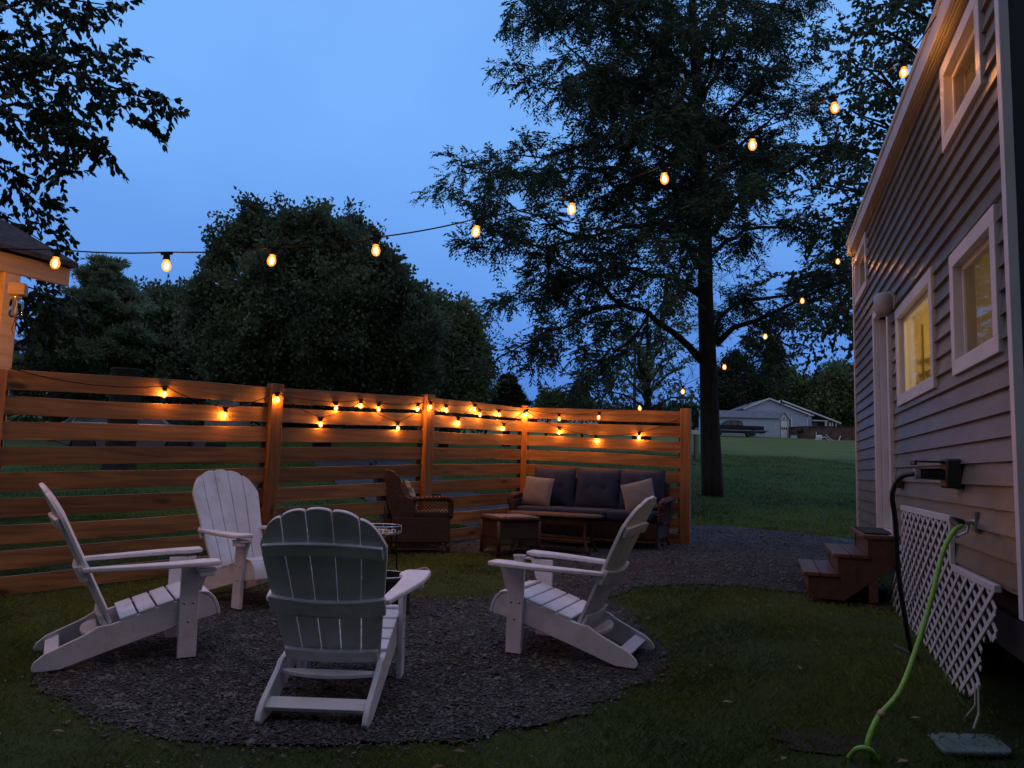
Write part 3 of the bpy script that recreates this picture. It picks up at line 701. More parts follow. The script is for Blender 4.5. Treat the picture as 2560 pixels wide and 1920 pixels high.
# lattice skirting
def lattice(poly, pitch, wd, th, y):
    mb = MB()
    xs_ = [p[0] for p in poly]; zs_ = [p[1] for p in poly]
    rr = np.random.default_rng(5)
    for sgn, yo in ((1, 0.0), (-1, th)):
        dx, dz = math.cos(R(31)), math.sin(R(31)) * sgn
        nx_, nz_ = -dz, dx
        cs = [x * nx_ + z * nz_ for x, z in poly]
        c = min(cs) + pitch * .3
        while c < max(cs):
            ts = []
            n = len(poly)
            for i in range(n):
                ax, az = poly[i]; bx, bz = poly[(i + 1) % n]
                ca = ax * nx_ + az * nz_ - c; cb = bx * nx_ + bz * nz_ - c
                if (ca > 0) != (cb > 0):
                    t = ca / (ca - cb); ts.append((ax + (bx - ax) * t) * dx + (az + (bz - az) * t) * dz)
            ts.sort()
            for t0, t1 in zip(ts[::2], ts[1::2]):
                if t1 - t0 < .05: continue
                p0 = (nx_ * c + dx * t0, nz_ * c + dz * t0); p1 = (nx_ * c + dx * t1, nz_ * c + dz * t1)
                e0 = rr.normal(0, .004)
                q = [(p0[0] - nx_ * wd / 2, p0[1] - nz_ * wd / 2), (p1[0] - nx_ * wd / 2, p1[1] - nz_ * wd / 2), (p1[0] + nx_ * wd / 2, p1[1] + nz_ * wd / 2), (p0[0] + nx_ * wd / 2, p0[1] + nz_ * wd / 2)]
                mb.prism(q, y + yo, y + yo + th, lambda u, v, t: (u, t - .06 * max(0, .7 - v) ** 2 * (1 if u < 3.2 else .4), v))
            c += pitch
    return mb
lat = thing('lattice_skirting', (HX, HY, 0), HRZ, 'white diagonal lattice skirting torn at its corner, under the tiny house', 'lattice')
lattice([(2.24, .13), (2.9, .11), (3.8, .06), (4.6, .04), (5.25, .09), (5.50, .19), (5.55, .44), (5.82, .50), (5.82, .73), (4.92, .73), (4.92, 1.0), (3.2, 1.0), (3.12, .68)], .090, .027, .006, -.044).build('lattice_panel', M['trim'], lat)
MB().tube([hw(0, 0, 0) * 0 + Vector((5.50, -.05, .2)), Vector((5.54, -.06, .08)), Vector((5.60, -.10, .015))], .006, 6).tube([Vector((5.44, -.05, .2)), Vector((5.47, -.06, .10)), Vector((5.45, -.10, .03))], .006, 6).build('loose_strip', M['rope'], lat)

# ============================================================ STEPS
st = thing('wooden_steps', (HX, HY, 0), HRZ, 'three stained wooden steps leading up to the tiny house door', 'steps')
SA, SB = 1.76, 2.85
prof = [(0.02, .735), (.255, .735), (.255, .565), (.495, .565), (.495, .395), (.735, .395), (.735, .20), (.44, .20), (.02, .53)]
for xa in (SA + .02, SB - .06):
    o = MB().prism(prof, xa, xa + .04, lambda u, v, t: (t, -u, v)).build('stringer', M['step'], st, bevel=.003); set_tone(o, [.25] * len(o.data.polygons))
for k, (o0, o1, z) in enumerate(((0.0, .29, .765), (.245, .53, .595), (.49, .775, .425))):
    mid = o0 + (o1 - o0) * .52
    t = MB().box(SA, SB, -o1, -mid - .003, z - .032, z).box(SA, SB, -mid + .003, -o0, z - .032, z).build('tread', M['step'], st, bevel=.004)
    set_tone(t, [.9] * 6 + [.55] * 6)
    t = MB().box(SA + .06, SB - .06, -(o1 - .045), -(o1 - .07), z - .19, z - .034).build('riser', M['step'], st); set_tone(t, [.3] * 6)
for xa in (SA + .03, SB - .07):
    t = MB().box(xa, xa + .045, -.25, -.18, .2, .44).build('leg', M['step'], st); set_tone(t, [.6] * 6)
mt_ = thing('door_mat', (HX, HY, 0), HRZ, 'thin black doormat on the top wooden step', 'doormat')
MB().box(SA + .12, SB - .12, -.265, -.02, .766, .778).build('mat_sheet', M['mat'], mt_, bevel=.003)

# ============================================================ UTILITIES ON THE WALL
ub = thing('power_inlet', (HX, HY, 0), HRZ, 'black power inlet box on the siding with its lid flipped up', 'inlet box')
MB().box(4.99, 5.16, -.10, -.012, 1.205, 1.375).build('box_body', M['plastic'], ub, bevel=.012)
MB().box(5.0, 5.15, -.25, -.09, 1.352, 1.362).box(5.0, 5.15, -.26, -.245, 1.335, 1.362).build('lid', M['plastic'], ub, bevel=.004)
MB().box(5.0, 5.14, -.03, -.012, 1.19, 1.204).build('sill', M['trim'], ub)
ob = thing('outlet_cover', (HX, HY, 0), HRZ, 'small grey outlet cover beside the tiny house door', 'outlet cover')
MB().box(3.02, 3.16, -.055, -.012, 1.175, 1.275).box(3.03, 3.15, -.062, -.056, 1.185, 1.265).build('cover', M['plastic'], ob, bevel=.008)

def spline(pts, n=12):
    P = [Vector(p) for p in pts]; out = []
    P = [P[0] * 2 - P[1]] + P + [P[-1] * 2 - P[-2]]
    for i in range(1, len(P) - 2):
        for k in range(n):
            t = k / n; a, b, c, d = P[i - 1], P[i], P[i + 1], P[i + 2]
            out.append(.5 * ((2 * b) + (c - a) * t + (2 * a - 5 * b + 4 * c - d) * t * t + (3 * b - a - 3 * c + d) * t ** 3))
    out.append(P[-2]); return out
pc = thing('electric_cable', (2.52, 4.95, g(2.5, 4.95)), 0, 'thick black power cord hanging from the inlet box to the grass', 'power cord')
q0 = hw(5.08, .06, 1.285); q1 = hw(5.07, .22, 1.285)
MB().tube([q0, q0.lerp(q1, .5), q1], [.032, .034, .030], 14).build('plug', M['rubber'], pc, smooth=True, world=True, auto=40)
MB().tube([q1, q1 + NV * .028], [.033, .033], 14).build('plug_ring', M['lampglobe'], pc, smooth=True, world=True, auto=40)
MB().tube(spline([q1 + NV * .02, (2.345, 4.63, 1.262), (2.325, 4.70, 1.16), (2.36, 4.74, .98), (2.42, 4.84, .68), (2.52, 4.97, .38), (2.62, 5.1, .16), (2.68, 5.16, g(2.68, 5.16) + .01), (2.66, 5.4, g(2.66, 5.4) + .01)]), .0155, 10).build('cord', M['rubber'], pc, smooth=True, world=True)
fa = thing('hose_spigot', (HX, HY, 0), HRZ, 'metal spigot on the siding above the torn lattice', 'spigot')
MB().box(5.39, 5.47, -.032, -.018, .98, 1.09).tube([(5.43, -.02, 1.035), (5.43, -.085, 1.03)], .014, 12).tube([(5.43, -.05, 1.03), (5.43, -.06, .98), (5.41, -.1, .955)], .007, 8).lathe([(.0, 0), (.02, .002), (.02, .01), (0, .012)], 12, (5.40, -.11, .945)).build('spigot_body', M['brass'], fa, smooth=True, auto=40)
hs = thing('garden_hose', (2.0, 3.85, g(2, 3.85)), 0, 'bright green garden hose running from the spigot to the ground', 'hose')
b0 = hw(5.43, .075, 1.03)
MB().tube(spline([b0, b0 + NV * .06 + Vector((-.0, -.01, .01)), (2.36, 4.07, 1.012)], 6), .016, 12).build('hose_end', M['rubber'], hs, smooth=True, world=True)
MB().tube(spline([(2.372, 4.075, 1.016), (2.30, 4.02, .99), (2.21, 3.965, .885), (2.11, 3.90, .665), (1.995, 3.83, .445), (1.865, 3.745, .26), (1.745, 3.70, .16), (1.690, 3.675, .085), (1.672, 3.665, .04), (1.690, 3.675, .0), (1.722, 3.70, -.03)]), .0122, 12).tube(spline([(1.720, 3.67, -.035), (1.685, 3.645, .015), (1.65, 3.635, .035), (1.615, 3.65, .025), (1.60, 3.70, -.03)]), .0115, 12).build('hose_pipe', M['hose'], hs, smooth=True, world=True)
MB().tube([(1.762, 3.703, .176), (1.742, 3.697, .156)], .0165, 12).build('coupling', M['tan'], hs, smooth=True, world=True)
# ground cover plate
zc = g(2.2, 3.8) + .0
cv = thing('ground_lid', (2.2, 3.8, zc), 0, 'faded green plastic lid lying in the grass by the hose', 'lid')
c4 = [(2.04, 3.70), (2.38, 3.71), (2.44, 3.97), (2.11, 3.97)]
pts = []
for i in range(4):
    a = Vector(c4[i]); p = Vector(c4[i - 1]); nn = Vector(c4[(i + 1) % 4])
    for t in (0, .5, 1):
        r_ = .05; u0 = a + (p - a).normalized() * r_; u1 = a + (nn - a).normalized() * r_
        pts.append(tuple((u0.lerp(a, .7) if False else (1 - t) ** 2 * u0 + 2 * t * (1 - t) * a + t * t * u1)))
MB().prism(pts, 0, .026, lambda u, v, t: (u - 2.2, v - 3.8, t + .0)).build('lid_plate', M['lid'], cv, bevel=.008)
mb = MB()
for k in range(4): mb.box(-.12 + k * .075, -.115 + k * .075, -.12, .12, .0262, .029)
mb.build('lid_ribs', M['lid'], cv)
# soil hollow by the hose end
mb = MB()
vs = [(1.62, 3.9, g(1.62, 3.9) + .012)]; nn = 22
for i in range(nn):
    a = 2 * math.pi * i / nn; r_ = 1 + .22 * math.sin(3 * a + 1) + .1 * math.sin(7 * a)
    vs.append((1.60 + .30 * r_ * math.cos(a), 3.88 + .12 * r_ * math.sin(a), g(1.6, 3.88 + .12 * math.sin(a)) + .006))
mb.add(vs, [(0, i + 1, (i + 1) % nn + 1) for i in range(nn)])
tag(mb.build('bare_soil', M['soil'], None, smooth=True), 'patch of bare dark soil by the hose end', kind='structure')

# ============================================================ GAZEBO (its corner at the left edge)
gz = thing('gazebo', (-4.51, 6.64, g(-4.51, 6.64)), 0, 'timber gazebo corner with pine post, beam and dark shingle roof beside the fence end', 'gazebo')
d1 = Vector((-.44, -.9, 0)).normalized(); d2 = Vector((-.9, .44, 0)).normalized()
K0 = Vector((-4.22, 7.13, 0)); ZB = 2.908
for kk, (dd, lbl) in enumerate(((d1, 0), (d2, 1))):
    mb = MB(); mb.box(0 if kk == 0 else .03, 4.0, -.02, .02, -.084, .084)
    b = mb.build('beam', M['gazebo'], gz, bevel=.004); set_tone(b, [.35 + .2 * kk] * 6)
    s0 = K0 if kk == 0 else K0 + d1 * .51
    b.location = (s0.x - gz.location.x, s0.y - gz.location.y, ZB - gz.location.z - .001 * kk); b.rotation_euler = (0, 0, math.atan2(dd.y, dd.x))
for i, (u, v) in enumerate(((.51, .06), (3.4, .06), (.51, 3.3), (3.4, 3.3))):
    p = K0 + d1 * u + d2 * v; gp = g(p.x, p.y)
    b = MB().box(-.07, .07, -.07, .07, 0, ZB - .08 - gp).build('post', M['gazebo'], gz, bevel=.006)
    b.data.materials[0] = M['gazebo']; set_tone(b, [.55] * 6)
    b.location = (p.x - gz.location.x, p.y - gz.location.y, gp - gz.location.z); b.rotation_euler = (0, 0, math.atan2(d1.y, d1.x))
    b['label'] = 'pale pine post holding the gazebo beam'
c0 = K0 - d1 * .02 - d2 * .10; L = 4.1
cs = [c0, c0 + d1 * L, c0 + d1 * L + d2 * L, c0 + d2 * L]; ap = c0 + (d1 + d2) * L / 2
mb = MB()
zr = ZB + .091
mb.add([(p.x, p.y, zr) for p in cs] + [(ap.x, ap.y, zr + 1.5)] + [(p.x, p.y, zr + .045) for p in cs] + [(ap.x, ap.y, zr + 1.56)],
       [(1, 0, 4), (2, 1, 4), (3, 2, 4), (0, 3, 4), (5, 6, 9), (6, 7, 9), (7, 8, 9), (8, 5, 9)] + [(i, (i + 1) % 4, 5 + (i + 1) % 4, 5 + i) for i in range(4)])
rf = mb.build('roof', M['shingle'], gz, world=True)
mb = MB()     # ragged shingle courses
rr = np.random.default_rng(11)
for (ea, eb) in ((cs[0], cs[1]), (cs[3], cs[0])):
    for c in range(12):
        t = c / 13.0
        A = ea.lerp(ap, t); B = eb.lerp(ap, t); A2 = ea.lerp(ap, t + .09); B2 = eb.lerp(ap, t + .09)
        n = max(3, int((B - A).length / .3))
        for i in range(n):
            a0 = A.lerp(B, i / n); a1 = A.lerp(B, (i + .96) / n); b0_ = A2.lerp(B2, i / n); b1_ = A2.lerp(B2, (i + .96) / n)
            h0 = zr + .05 + 1.5 * t + rr.uniform(.004, .016); h1 = zr + .05 + 1.5 * (t + .09)
            mb.add([(a0.x, a0.y, h0), (a1.x, a1.y, h0), (b1_.x, b1_.y, h1), (b0_.x, b0_.y, h1), (a0.x, a0.y, h0 - .02), (a1.x, a1.y, h0 - .02)], [(0, 1, 2, 3), (4, 5, 1, 0)])
mb.build('shingle_courses', M['shingle'], rf, world=True)
ln = thing('jar_lantern', (-4.28, 6.52, 2.40), R(20), 'glass jar lantern under a small wooden box on the gazebo post', 'lantern')
o = MB().box(-.062, .062, -.062, .062, .20, .30).build('wooden_box', M['gazebo'], ln, bevel=.004); set_tone(o, [.2] * 6)
MB().lathe([(.028, .20), (.028, .17), (.05, .155), (.055, .13), (.055, .02), (.04, 0), (0, 0)], 20).build('jar', pane_mat('jar_glass', (.75, .8, .85)), ln, smooth=True)
MB().lathe([(.034, .165), (.036, .165), (.036, .2), (.034, .2)], 20).build('jar_lid', M['silver'], ln, smooth=True)
MB().lathe([(0, .03), (.012, .035), (.016, .07), (.006, .1), (.008, .15), (0, .16)], 12).build('candle_bulb', M['trim'], ln, smooth=True)
MB().tube([(.0, .0, -.0), (.01, -.01, -.09), (.05, -.02, -.17)], .003, 6).tube([(0, 0, 0), (-.02, 0, -.1), (.0, 0, -.15)], .003, 6).build('wire', M['cable'], ln)

# ============================================================ STRING LIGHTS
def bulb_master():
    s = MB().lathe([(.0, .0), (.014, .0), (.016, -.008), (.016, -.028), (.018, -.032), (.018, -.040), (0, -.040)], 14).box(-.028, .028, -.006, .006, -.009, .002).build('socket', M['cable'], None, smooth=True, auto=40)
    prof = [(.012, -.038), (.013, -.044), (.019, -.055), (.0225, -.068), (.021, -.082), (.014, -.093), (.005, -.098), (0, -.0985)]
    b = MB().lathe(prof, 16).build('bulb', [M['bulb'], M['filament']], s, smooth=True)
    me = b.data
    import bmesh
    bm = bmesh.new(); bm.from_mesh(me)
    mb = MB()
    for q in range(4):
        a = q * math.pi / 2
        mb.tube([(.004 * math.cos(a), .004 * math.sin(a), -.052), (.010 * math.cos(a), .010 * math.sin(a), -.068), (.006 * math.cos(a), .006 * math.sin(a), -.084)], .0019, 5)
    vs = [bm.verts.new(v) for v in mb.v]
    for f in mb.f:
        ff = bm.faces.new([vs[i] for i in f]); ff.material_index = 1
    bm.to_mesh(me); bm.free()
    return s
SOCK = bulb_master(); used_master = False
NB = 0
def add_bulb(parent, p, power, tilt=(0, 0), rz=0, light=True, sc=1.0):
    """p = world position of the glass centre"""
    global used_master, NB
    if not used_master: s = SOCK; used_master = True
    else: s = copy_tree(SOCK)
    s.parent = parent
    rot = Matrix.Rotation(rz, 4, 'Z') @ Matrix.Rotation(tilt[0], 4, 'X') @ Matrix.Rotation(tilt[1], 4, 'Y')
    top = Vector(p) - rot @ Vector((0, 0, -.068 * sc))
    s.location = top - parent.location; s.rotation_euler = rot.to_euler(); s.scale = (sc, sc, sc)
    if light:
        l = point('bulb_light', p, power, (1, .47, .12), .014); NB += 1
        l.parent = parent; l.location = Vector(p) - parent.location
    return top
def sag(a, b, s, n=10):
    a = Vector(a); b = Vector(b)
    return [a.lerp(b, i / n) - Vector((0, 0, 4 * s * (i / n) * (1 - i / n))) for i in range(n + 1)]
# overhead string, gazebo -> eave
ov = [(-2.56, 4.19, 2.306), (-1.96, 4.23, 2.320), (-1.383, 4.265, 2.377), (-.802, 4.30, 2.463), (-.235, 4.335, 2.603), (.319, 4.37, 2.766), (.868, 4.40, 2.979), (1.402, 4.435, 3.22), (1.915, 4.47, 3.485), (2.36, 4.505, 3.745)]
s1 = thing('string_lights', (-2.56, 4.19, 2.3), 0, 'overhead string of amber bulbs from the gazebo across the sky to the house eave', 'string lights', 'strings of amber bulbs')
tops = []
BP = 3.6
for i, p in enumerate([(-4.54, 5.86, 2.47), (-4.30, 5.05, 2.40), (-3.75, 4.40, 2.34), (-3.16, 4.18, 2.32)] + ov):
    tops.append(add_bulb(s1, p, BP * ((9, 4, 2, 1.4)[i] if i < 4 else 1), (random.uniform(-.12, .12), random.uniform(-.12, .18)), .07, sc=1.12))
hk = hw(5.30, .105, 3.99)
path = [Vector((-4.62, 6.38, 2.82))] + [t + Vector((0, 0, .004)) for t in tops] + [hk]
cp = []
for a, b in zip(path[:-1], path[1:]): cp += sag(a, b, .012, 6)[:-1]
MB().tube(cp + [path[-1]], .0042, 6).build('cable', M['cable'], s1, world=True)
SA_ = [('h', -4.21, 6.411, 1.956), ('b', -3.318, 7.339, 1.848), ('b', -2.89, 7.784, 1.691), ('b', -2.469, 8.121, 1.893), ('b', -2.123, 8.625, 1.667), ('h', -1.763, 9.025, 1.967), ('b', -1.38, 9.483, 1.691), ('h', -1.026, 9.784, 2.053), ('b', -.697, 10.387, 1.826), ('h', -.506, 10.652, 2.117), ('b', -.096, 11.279, 1.814), ('b', .204, 11.67, 2.046), ('b', .721, 11.526, 1.795), ('b', 1.26, 11.301, 1.678), ('b', 1.843, 11.058, 1.734), ('b', 2.42, 10.817, 1.956), ('h', 2.445, 10.79, 2.08)]
SB_ = [('h', -2.50, 8.10, 1.965), ('b', -1.995, 8.773, 1.864), ('b', -1.764, 9.04, 1.919), ('b', -1.589, 9.241, 1.901), ('b', -1.179, 9.715, 1.949), ('b', -1.024, 9.787, 1.983), ('b', -.847, 10.163, 1.98), ('b', -.504, 10.672, 2.041), ('b', -.429, 10.784, 1.974), ('b', -.162, 11.181, 2.009), ('b', .231, 11.657, 2.06)]
SC_ = [('b', .718, 11.435, 1.99), ('b', 1.266, 11.106, 2.006), ('b', 1.805, 10.781, 2.131), ('b', 2.338, 10.46, 2.351), ('b', 2.826, 10.167, 2.666), ('b', 3.282, 9.893, 3.045), ('b', 3.679, 9.653, 3.478), ('b', 4.048, 9.431, 3.944)]
def string(lst, label, pw, loc):
    s = thing('string_lights', loc, 0, label, 'string lights', 'strings of amber bulbs')
    path = []
    for e in lst:
        p = Vector(e[1:])
        if p.y < 11.75 and len(lst) > 8:       # sit the fence bulbs close against the boards
            nn_ = Vector((-.69, .72, 0)) if p.x < .21 else Vector((.385, .923, 0)); p = p + nn_ * .012
        if e[0] == 'h': path.append(p)
        else: path.append(add_bulb(s, p, pw, (random.uniform(-.16, .1), random.uniform(-.15, .15)), random.uniform(-.5, .9), sc=1.15) + Vector((0, 0, .003)))
    return s, path
def cable(s, path, sg):
    cp = []
    for a, b in zip(path[:-1], path[1:]): cp += sag(a, b, sg * (b - a).length, 6)[:-1]
    MB().tube(cp + [path[-1]], .0042, 6).build('cable', M['cable'], s, world=True)
s, p = string(SA_, 'lower zigzag string of amber bulbs hooked along the whole board fence', 6.8, (-1.0, 9.8, 1.9)); cable(s, p, .05)
s, p = string(SB_, 'upper string of amber bulbs from the middle fence panels up to the house corner', 6.8, (.2, 11.7, 2.0))
s2_ = s; p2_ = p
path = list(p)
for e in SC_:
    q_ = Vector(e[1:]); path.append(add_bulb(s, q_, 2.2, (random.uniform(-.12, .1), random.uniform(-.12, .12)), random.uniform(-.5, .5), sc=1.2) + Vector((0, 0, .003)))
path.append(hw(-.12, .10, 4.07)); cable(s, path, .035)

# ============================================================ ADIRONDACK CHAIRS
def make_chair(cup):
    t = thing('adirondack_chair', (0, 0, 0))
    RB = R(25.5)                                 # recline of the back
    def P(u, v, c):                              # back plane -> local; u across, v up the slope, c forward
        y0, z0 = -.43, .185
        c = c + .30 * u * u
        return (u, y0 - v * math.sin(RB) + c * math.cos(RB), z0 + v * math.cos(RB) + c * math.sin(RB))
    # side rails
    rail = [(.055, .375), (.105, .362), (.135, .33), (.155, .29), (.165, .245), (.13, .232), (.075, .225), (.02, .215), (-.20, .15), (-.45, .075), (-.68, .002), (-.76, 0), (-.812, .0), (-.825, .022), (-.812, .055), (-.76, .098), (-.60, .168), (-.545, .195), (-.50, .225), (-.43, .232), (-.20, .305)]
    for sx in (-1, 1):
        MB().prism(rail, -.014, .014, lambda u, v, q: (sx * .262 + q, u, v)).build('side_rail', M['chair'], t, bevel=.004)
        lg = MB().box(sx * .292 - .015, sx * .292 + .015, -.062, .048, 0, .545).build('front_leg', M['chair'], t, bevel=.004)
        br = [(.048, .545), (.048, .40), (.06, .40), (.078, .46), (.11, .545)]
        MB().prism(br, -.012, .012, lambda u, v, q: (sx * .292 + q, u, v)).build('arm_bracket', M['chair'], t, bevel=.003)
        for (yy, zz) in ((-.035, .33), (.02, .33), (-.007, .22)):
            MB().lathe([(0, 0), (.008, 0), (.008, .004), (0, .006)], 10, (0, 0, 0), Matrix.Translation((sx * .307, yy, zz)) @ Matrix.Rotation(sx * R(90), 4, 'Y')).build('bolt_head', M['brass'], lg, smooth=True)
        arm = [(.268, -.60), (.322, -.60), (.355, -.45), (.398, -.28), (.430, -.12), (.440, .02), (.436, .135), (.424, .150), (.300, .150), (.278, .120), (.262, .06), (.262, .03), (.283, -.0), (.292, -.08), (.290, -.25), (.278, -.42)]
        if sx < 0: arm = arm[::-1]
        MB().prism(arm, 0, .028, lambda u, v, q: (sx * u, v, .545 + q + .022 * (v + .6) / .75)).build('armrest', M['chair'], t, bevel=.007)
    # seat slats follow the rail and roll over the front
    seat = [(.070, .372, -8), (-.030, .352, 17), (-.132, .322, 17), (-.234, .291, 17), (-.336, .260, 17)]
    for k, (y, z, an) in enumerate(seat):
        Mx = Matrix.Translation((0, y, z)) @ Matrix.Rotation(R(an), 4, 'X')
        MB().box(-.278, .278, -.0475, .0475, 0, .020, Mx).build('seat_slat', M['chair'], t, bevel=.006)
    fr = [(.060, .392), (.112, .385), (.147, .355), (.172, .31), (.186, .245), (.168, .240), (.152, .298), (.133, .34), (.104, .367), (.060, .374)]
    MB().prism(fr[::-1], -.278, .278, lambda u, v, q: (q, u, v)).build('front_apron', M['chair'], t, bevel=.004)
    # five back slats, fanned, with scalloped tops
    for i in range(5):
        k = i - 2
        def width(v):
            f = min(1, v / .70); return .094 + .030 * f
        def vtop(u, tt):                         # shallow scallops on a domed outline
            sh = max(0, abs(u) - .235) / .075
            return .955 - 1.0 * u * u - 8.0 * u ** 4 + .014 * math.sqrt(max(0, 1 - (2 * tt - 1) ** 2)) - .030 * min(1, sh) ** 2.2
        poly = []
        uT = lambda tt, v: k * (width(v) + .006) + (tt - .5) * width(v)
        v_r = vtop(uT(1, .9), 1) ; v_l = vtop(uT(0, .9), 0)
        for v in np.linspace(.045, v_r, 9): poly.append((uT(1, v), float(v)))
        for tt in np.linspace(.96, .04, 11): poly.append((uT(tt, .9), vtop(uT(tt, .9), tt)))
        for v in np.linspace(v_l, .045, 9): poly.append((uT(0, v), float(v)))
        MB().prism(poly, -.011, .011, P).build('back_slat', M['chair'], t, bevel=.004)
    # curved braces behind the back
    def brace(v0, v1, xw, th, arc=.0):
        n = 14; top = []; bot = []
        for j in range(n + 1):
            u = -xw + 2 * xw * j / n
            dv = -arc * (u / xw) ** 2
            bot.append((u, v0 + dv)); top.append((u, v1 + dv))
        return MB().prism(bot + top[::-1], -.013 - th, -.0125, P)
    brace(.710, .780, .304, .022, .035).build('back_brace', M['chair'], t, bevel=.004)
    brace(.330, .430, .302, .026, -.012).build('back_brace', M['chair'], t, bevel=.004)
    brace(.045, .115, .248, .024, .0).build('back_brace', M['chair'], t, bevel=.004)
    n = 12
    ap = [(-.262 + .524 * j / n, -.585 - .0 + .07 * ((2 * j / n - 1) ** 2)) for j in range(n + 1)] + [(.262, -.49), (-.262, -.49)]
    MB().prism(ap, .155, .178, lambda u, v, q: (u, v, q)).build('rear_apron', M['chair'], t, bevel=.004)
    Mx = Matrix.Translation((0, -.725, .075)) @ Matrix.Rotation(R(22), 4, 'X')
    MB().box(-.25, .25, -.040, .040, -.010, .012, Mx).build('stretcher', M['chair'], t, bevel=.003)
    if cup:
        c = MB().lathe([(.0, 0), (.036, 0), (.040, .01), (.043, .075), (.050, .078), (.050, .088), (.041, .088), (.038, .02), (0, .012)], 28, (.335, .215, .470)).box(.30, .37, .11, .17, .535, .546).build('cup_holder', M['chair'], t, smooth=True, auto=40)
    else:
        MB().box(.292, .40, .02, .135, .528, .546).box(.345, .40, .03, .125, .498, .528).build('cup_holder', M['chair'], t, bevel=.006)
    return t
def place_chair(root, x, y, face, label):
    rx, ry = x - .79 * face[0], y - .79 * face[1]
    z0, z1 = g(x, y), g(rx, ry)
    root.location = (x, y, z0 + .016); root.rotation_mode = 'XYZ'
    root.rotation_euler = (math.atan2(z0 - z1, .79), 0, math.atan2(-face[0], face[1]))
    tag(root, label, 'chair', 'white chairs round the fire pit')
chA = make_chair(False); chB = make_chair(True)
def nrm2(x, y): l = math.hypot(x, y); return x / l, y / l
place_chair(chB, .165, 5.49, nrm2(-.927, .371), 'white slatted lounge chair on the right, in profile facing left, cup holder out')
place_chair(chA, -.900, 4.70, nrm2(.03, 1), 'white slatted lounge chair nearest the camera, seen from behind')
c3 = copy_tree(chA); place_chair(c3, -2.10, 5.16, nrm2(.86, .50), 'white slatted lounge chair at far left, in profile facing right')
c4_ = copy_tree(chA); place_chair(c4_, -1.95, 6.49, nrm2(.80, -.60), 'white slatted lounge chair close to the fence, its front turned to the camera')

# ============================================================ FIRE PIT AND STAND
fp_ = thing('fire_pit', (-1.0, 6.28, g(-1, 6.28) + .014), 0, 'black round fire pit hidden behind the nearest white chair', 'fire pit')
MB().lathe([(0, 0), (.20, 0), (.235, .03), (.235, .27), (.25, .28), (.25, .30), (.225, .30), (.22, .1), (0, .08)], 40).build('bowl', M['iron'], fp_, smooth=True, auto=35)
MB().tube([(.225 * math.cos(a), .225 * math.sin(a), .305) for a in np.linspace(0, 2 * math.pi, 33)], .006, 8).build('rim_ring', M['chrome'], fp_, smooth=True)
MB().tube(spline([(.2, .05, .27), (.27, .1, .33), (.35, .12, .345), (.385, .05, .30), (.34, -.02, .265), (.24, -.03, .26)]), .009, 8).build('hose_loop', M['tan'], fp_, smooth=True)
sd = thing('tray_stand', (-1.10, 6.72, g(-1.1, 6.72)), 0, 'small round wire-railed tray on thin dark legs behind the nearest white chair', 'tray stand')
ring = lambda r, z, n=40: [(r * math.cos(a), r * math.sin(a), z) for a in np.linspace(0, 2 * math.pi, n + 1)]
MB().tube(ring(.185, .655), .0045, 6).build('rail', M['chrome'], sd, smooth=True)
mb = MB()
for q in range(8): a = q * math.pi / 4; mb.tube([(.183 * math.cos(a), .183 * math.sin(a), .60), (.185 * math.cos(a), .185 * math.sin(a), .655)], .003, 5)
mb.build('rail_posts', M['chrome'], sd)
MB().lathe([(0, .585), (.18, .585), (.185, .59), (.185, .605), (.178, .606), (.176, .592), (0, .591)], 40).build('tray', M['silver'], sd, smooth=True, auto=40)
for q in range(3):
    a = q * 2 * math.pi / 3 + .35
    MB().tube([(.17 * math.cos(a), .17 * math.sin(a), 0.016), (.15 * math.cos(a), .15 * math.sin(a), .585), (.15 * math.cos(a), .15 * math.sin(a), .67)], .008, 8).build('leg', M['iron'], sd, smooth=True)
MB().tube(ring(.155, .28), .004, 6).build('lower_ring', M['iron'], sd, smooth=True)
mb = MB()
rr = np.random.default_rng(4)
for q in range(9):
    a = rr.uniform(0, 6.28); r_ = rr.uniform(0, .13); mb.lathe([(0, 0), (.02, 0), (.024, .02), (.018, .035), (0, .036)], 8, (r_ * math.cos(a), r_ * math.sin(a), .592))
tr_ = thing('table_scraps', (-1.10, 6.72, g(-1.1, 6.72)), 0, 'small shiny cups crowded on the wire-railed tray', 'cups')
mb.build('cup_set', M['chrome'], tr_, smooth=True, auto=40)

# ============================================================ WICKER FURNITURE
def pillow_mesh(w, h, t, n=14, puff=.85):
    """a pillow in the xz plane, thickness along y, bottom at z=0"""
    V_ = []; F_ = []
    for sgn in (1, -1):
        b = len(V_)
        for i in range(n + 1):
            for j in range(n + 1):
                u = 2 * i / n - 1; v = 2 * j / n - 1
                e = max(0, (1 - abs(u) ** 3.0)) ** .6 * max(0, (1 - abs(v) ** 3.0)) ** .6
                pinch = 1 - .07 * (1 - abs(u * v)) * (abs(u) ** 6 + abs(v) ** 6) / 2
                wr = .006 * math.sin(7 * u + 3 * v) * math.sin(5 * v - u)
                V_.append((u * w / 2 * (1 - .05 * (1 - v * v) * abs(u) ** 4), sgn * (t / 2 * e * puff + wr * e), h / 2 + v * h / 2 * (1 - .05 * (1 - u * u) * abs(v) ** 4)))
        for i in range(n):
            for j in range(n):
                q = [b + i * (n + 1) + j, b + (i + 1) * (n + 1) + j, b + (i + 1) * (n + 1) + j + 1, b + i * (n + 1) + j + 1]
                F_.append(q if sgn < 0 else q[::-1])
    return MB().add(V_, F_)
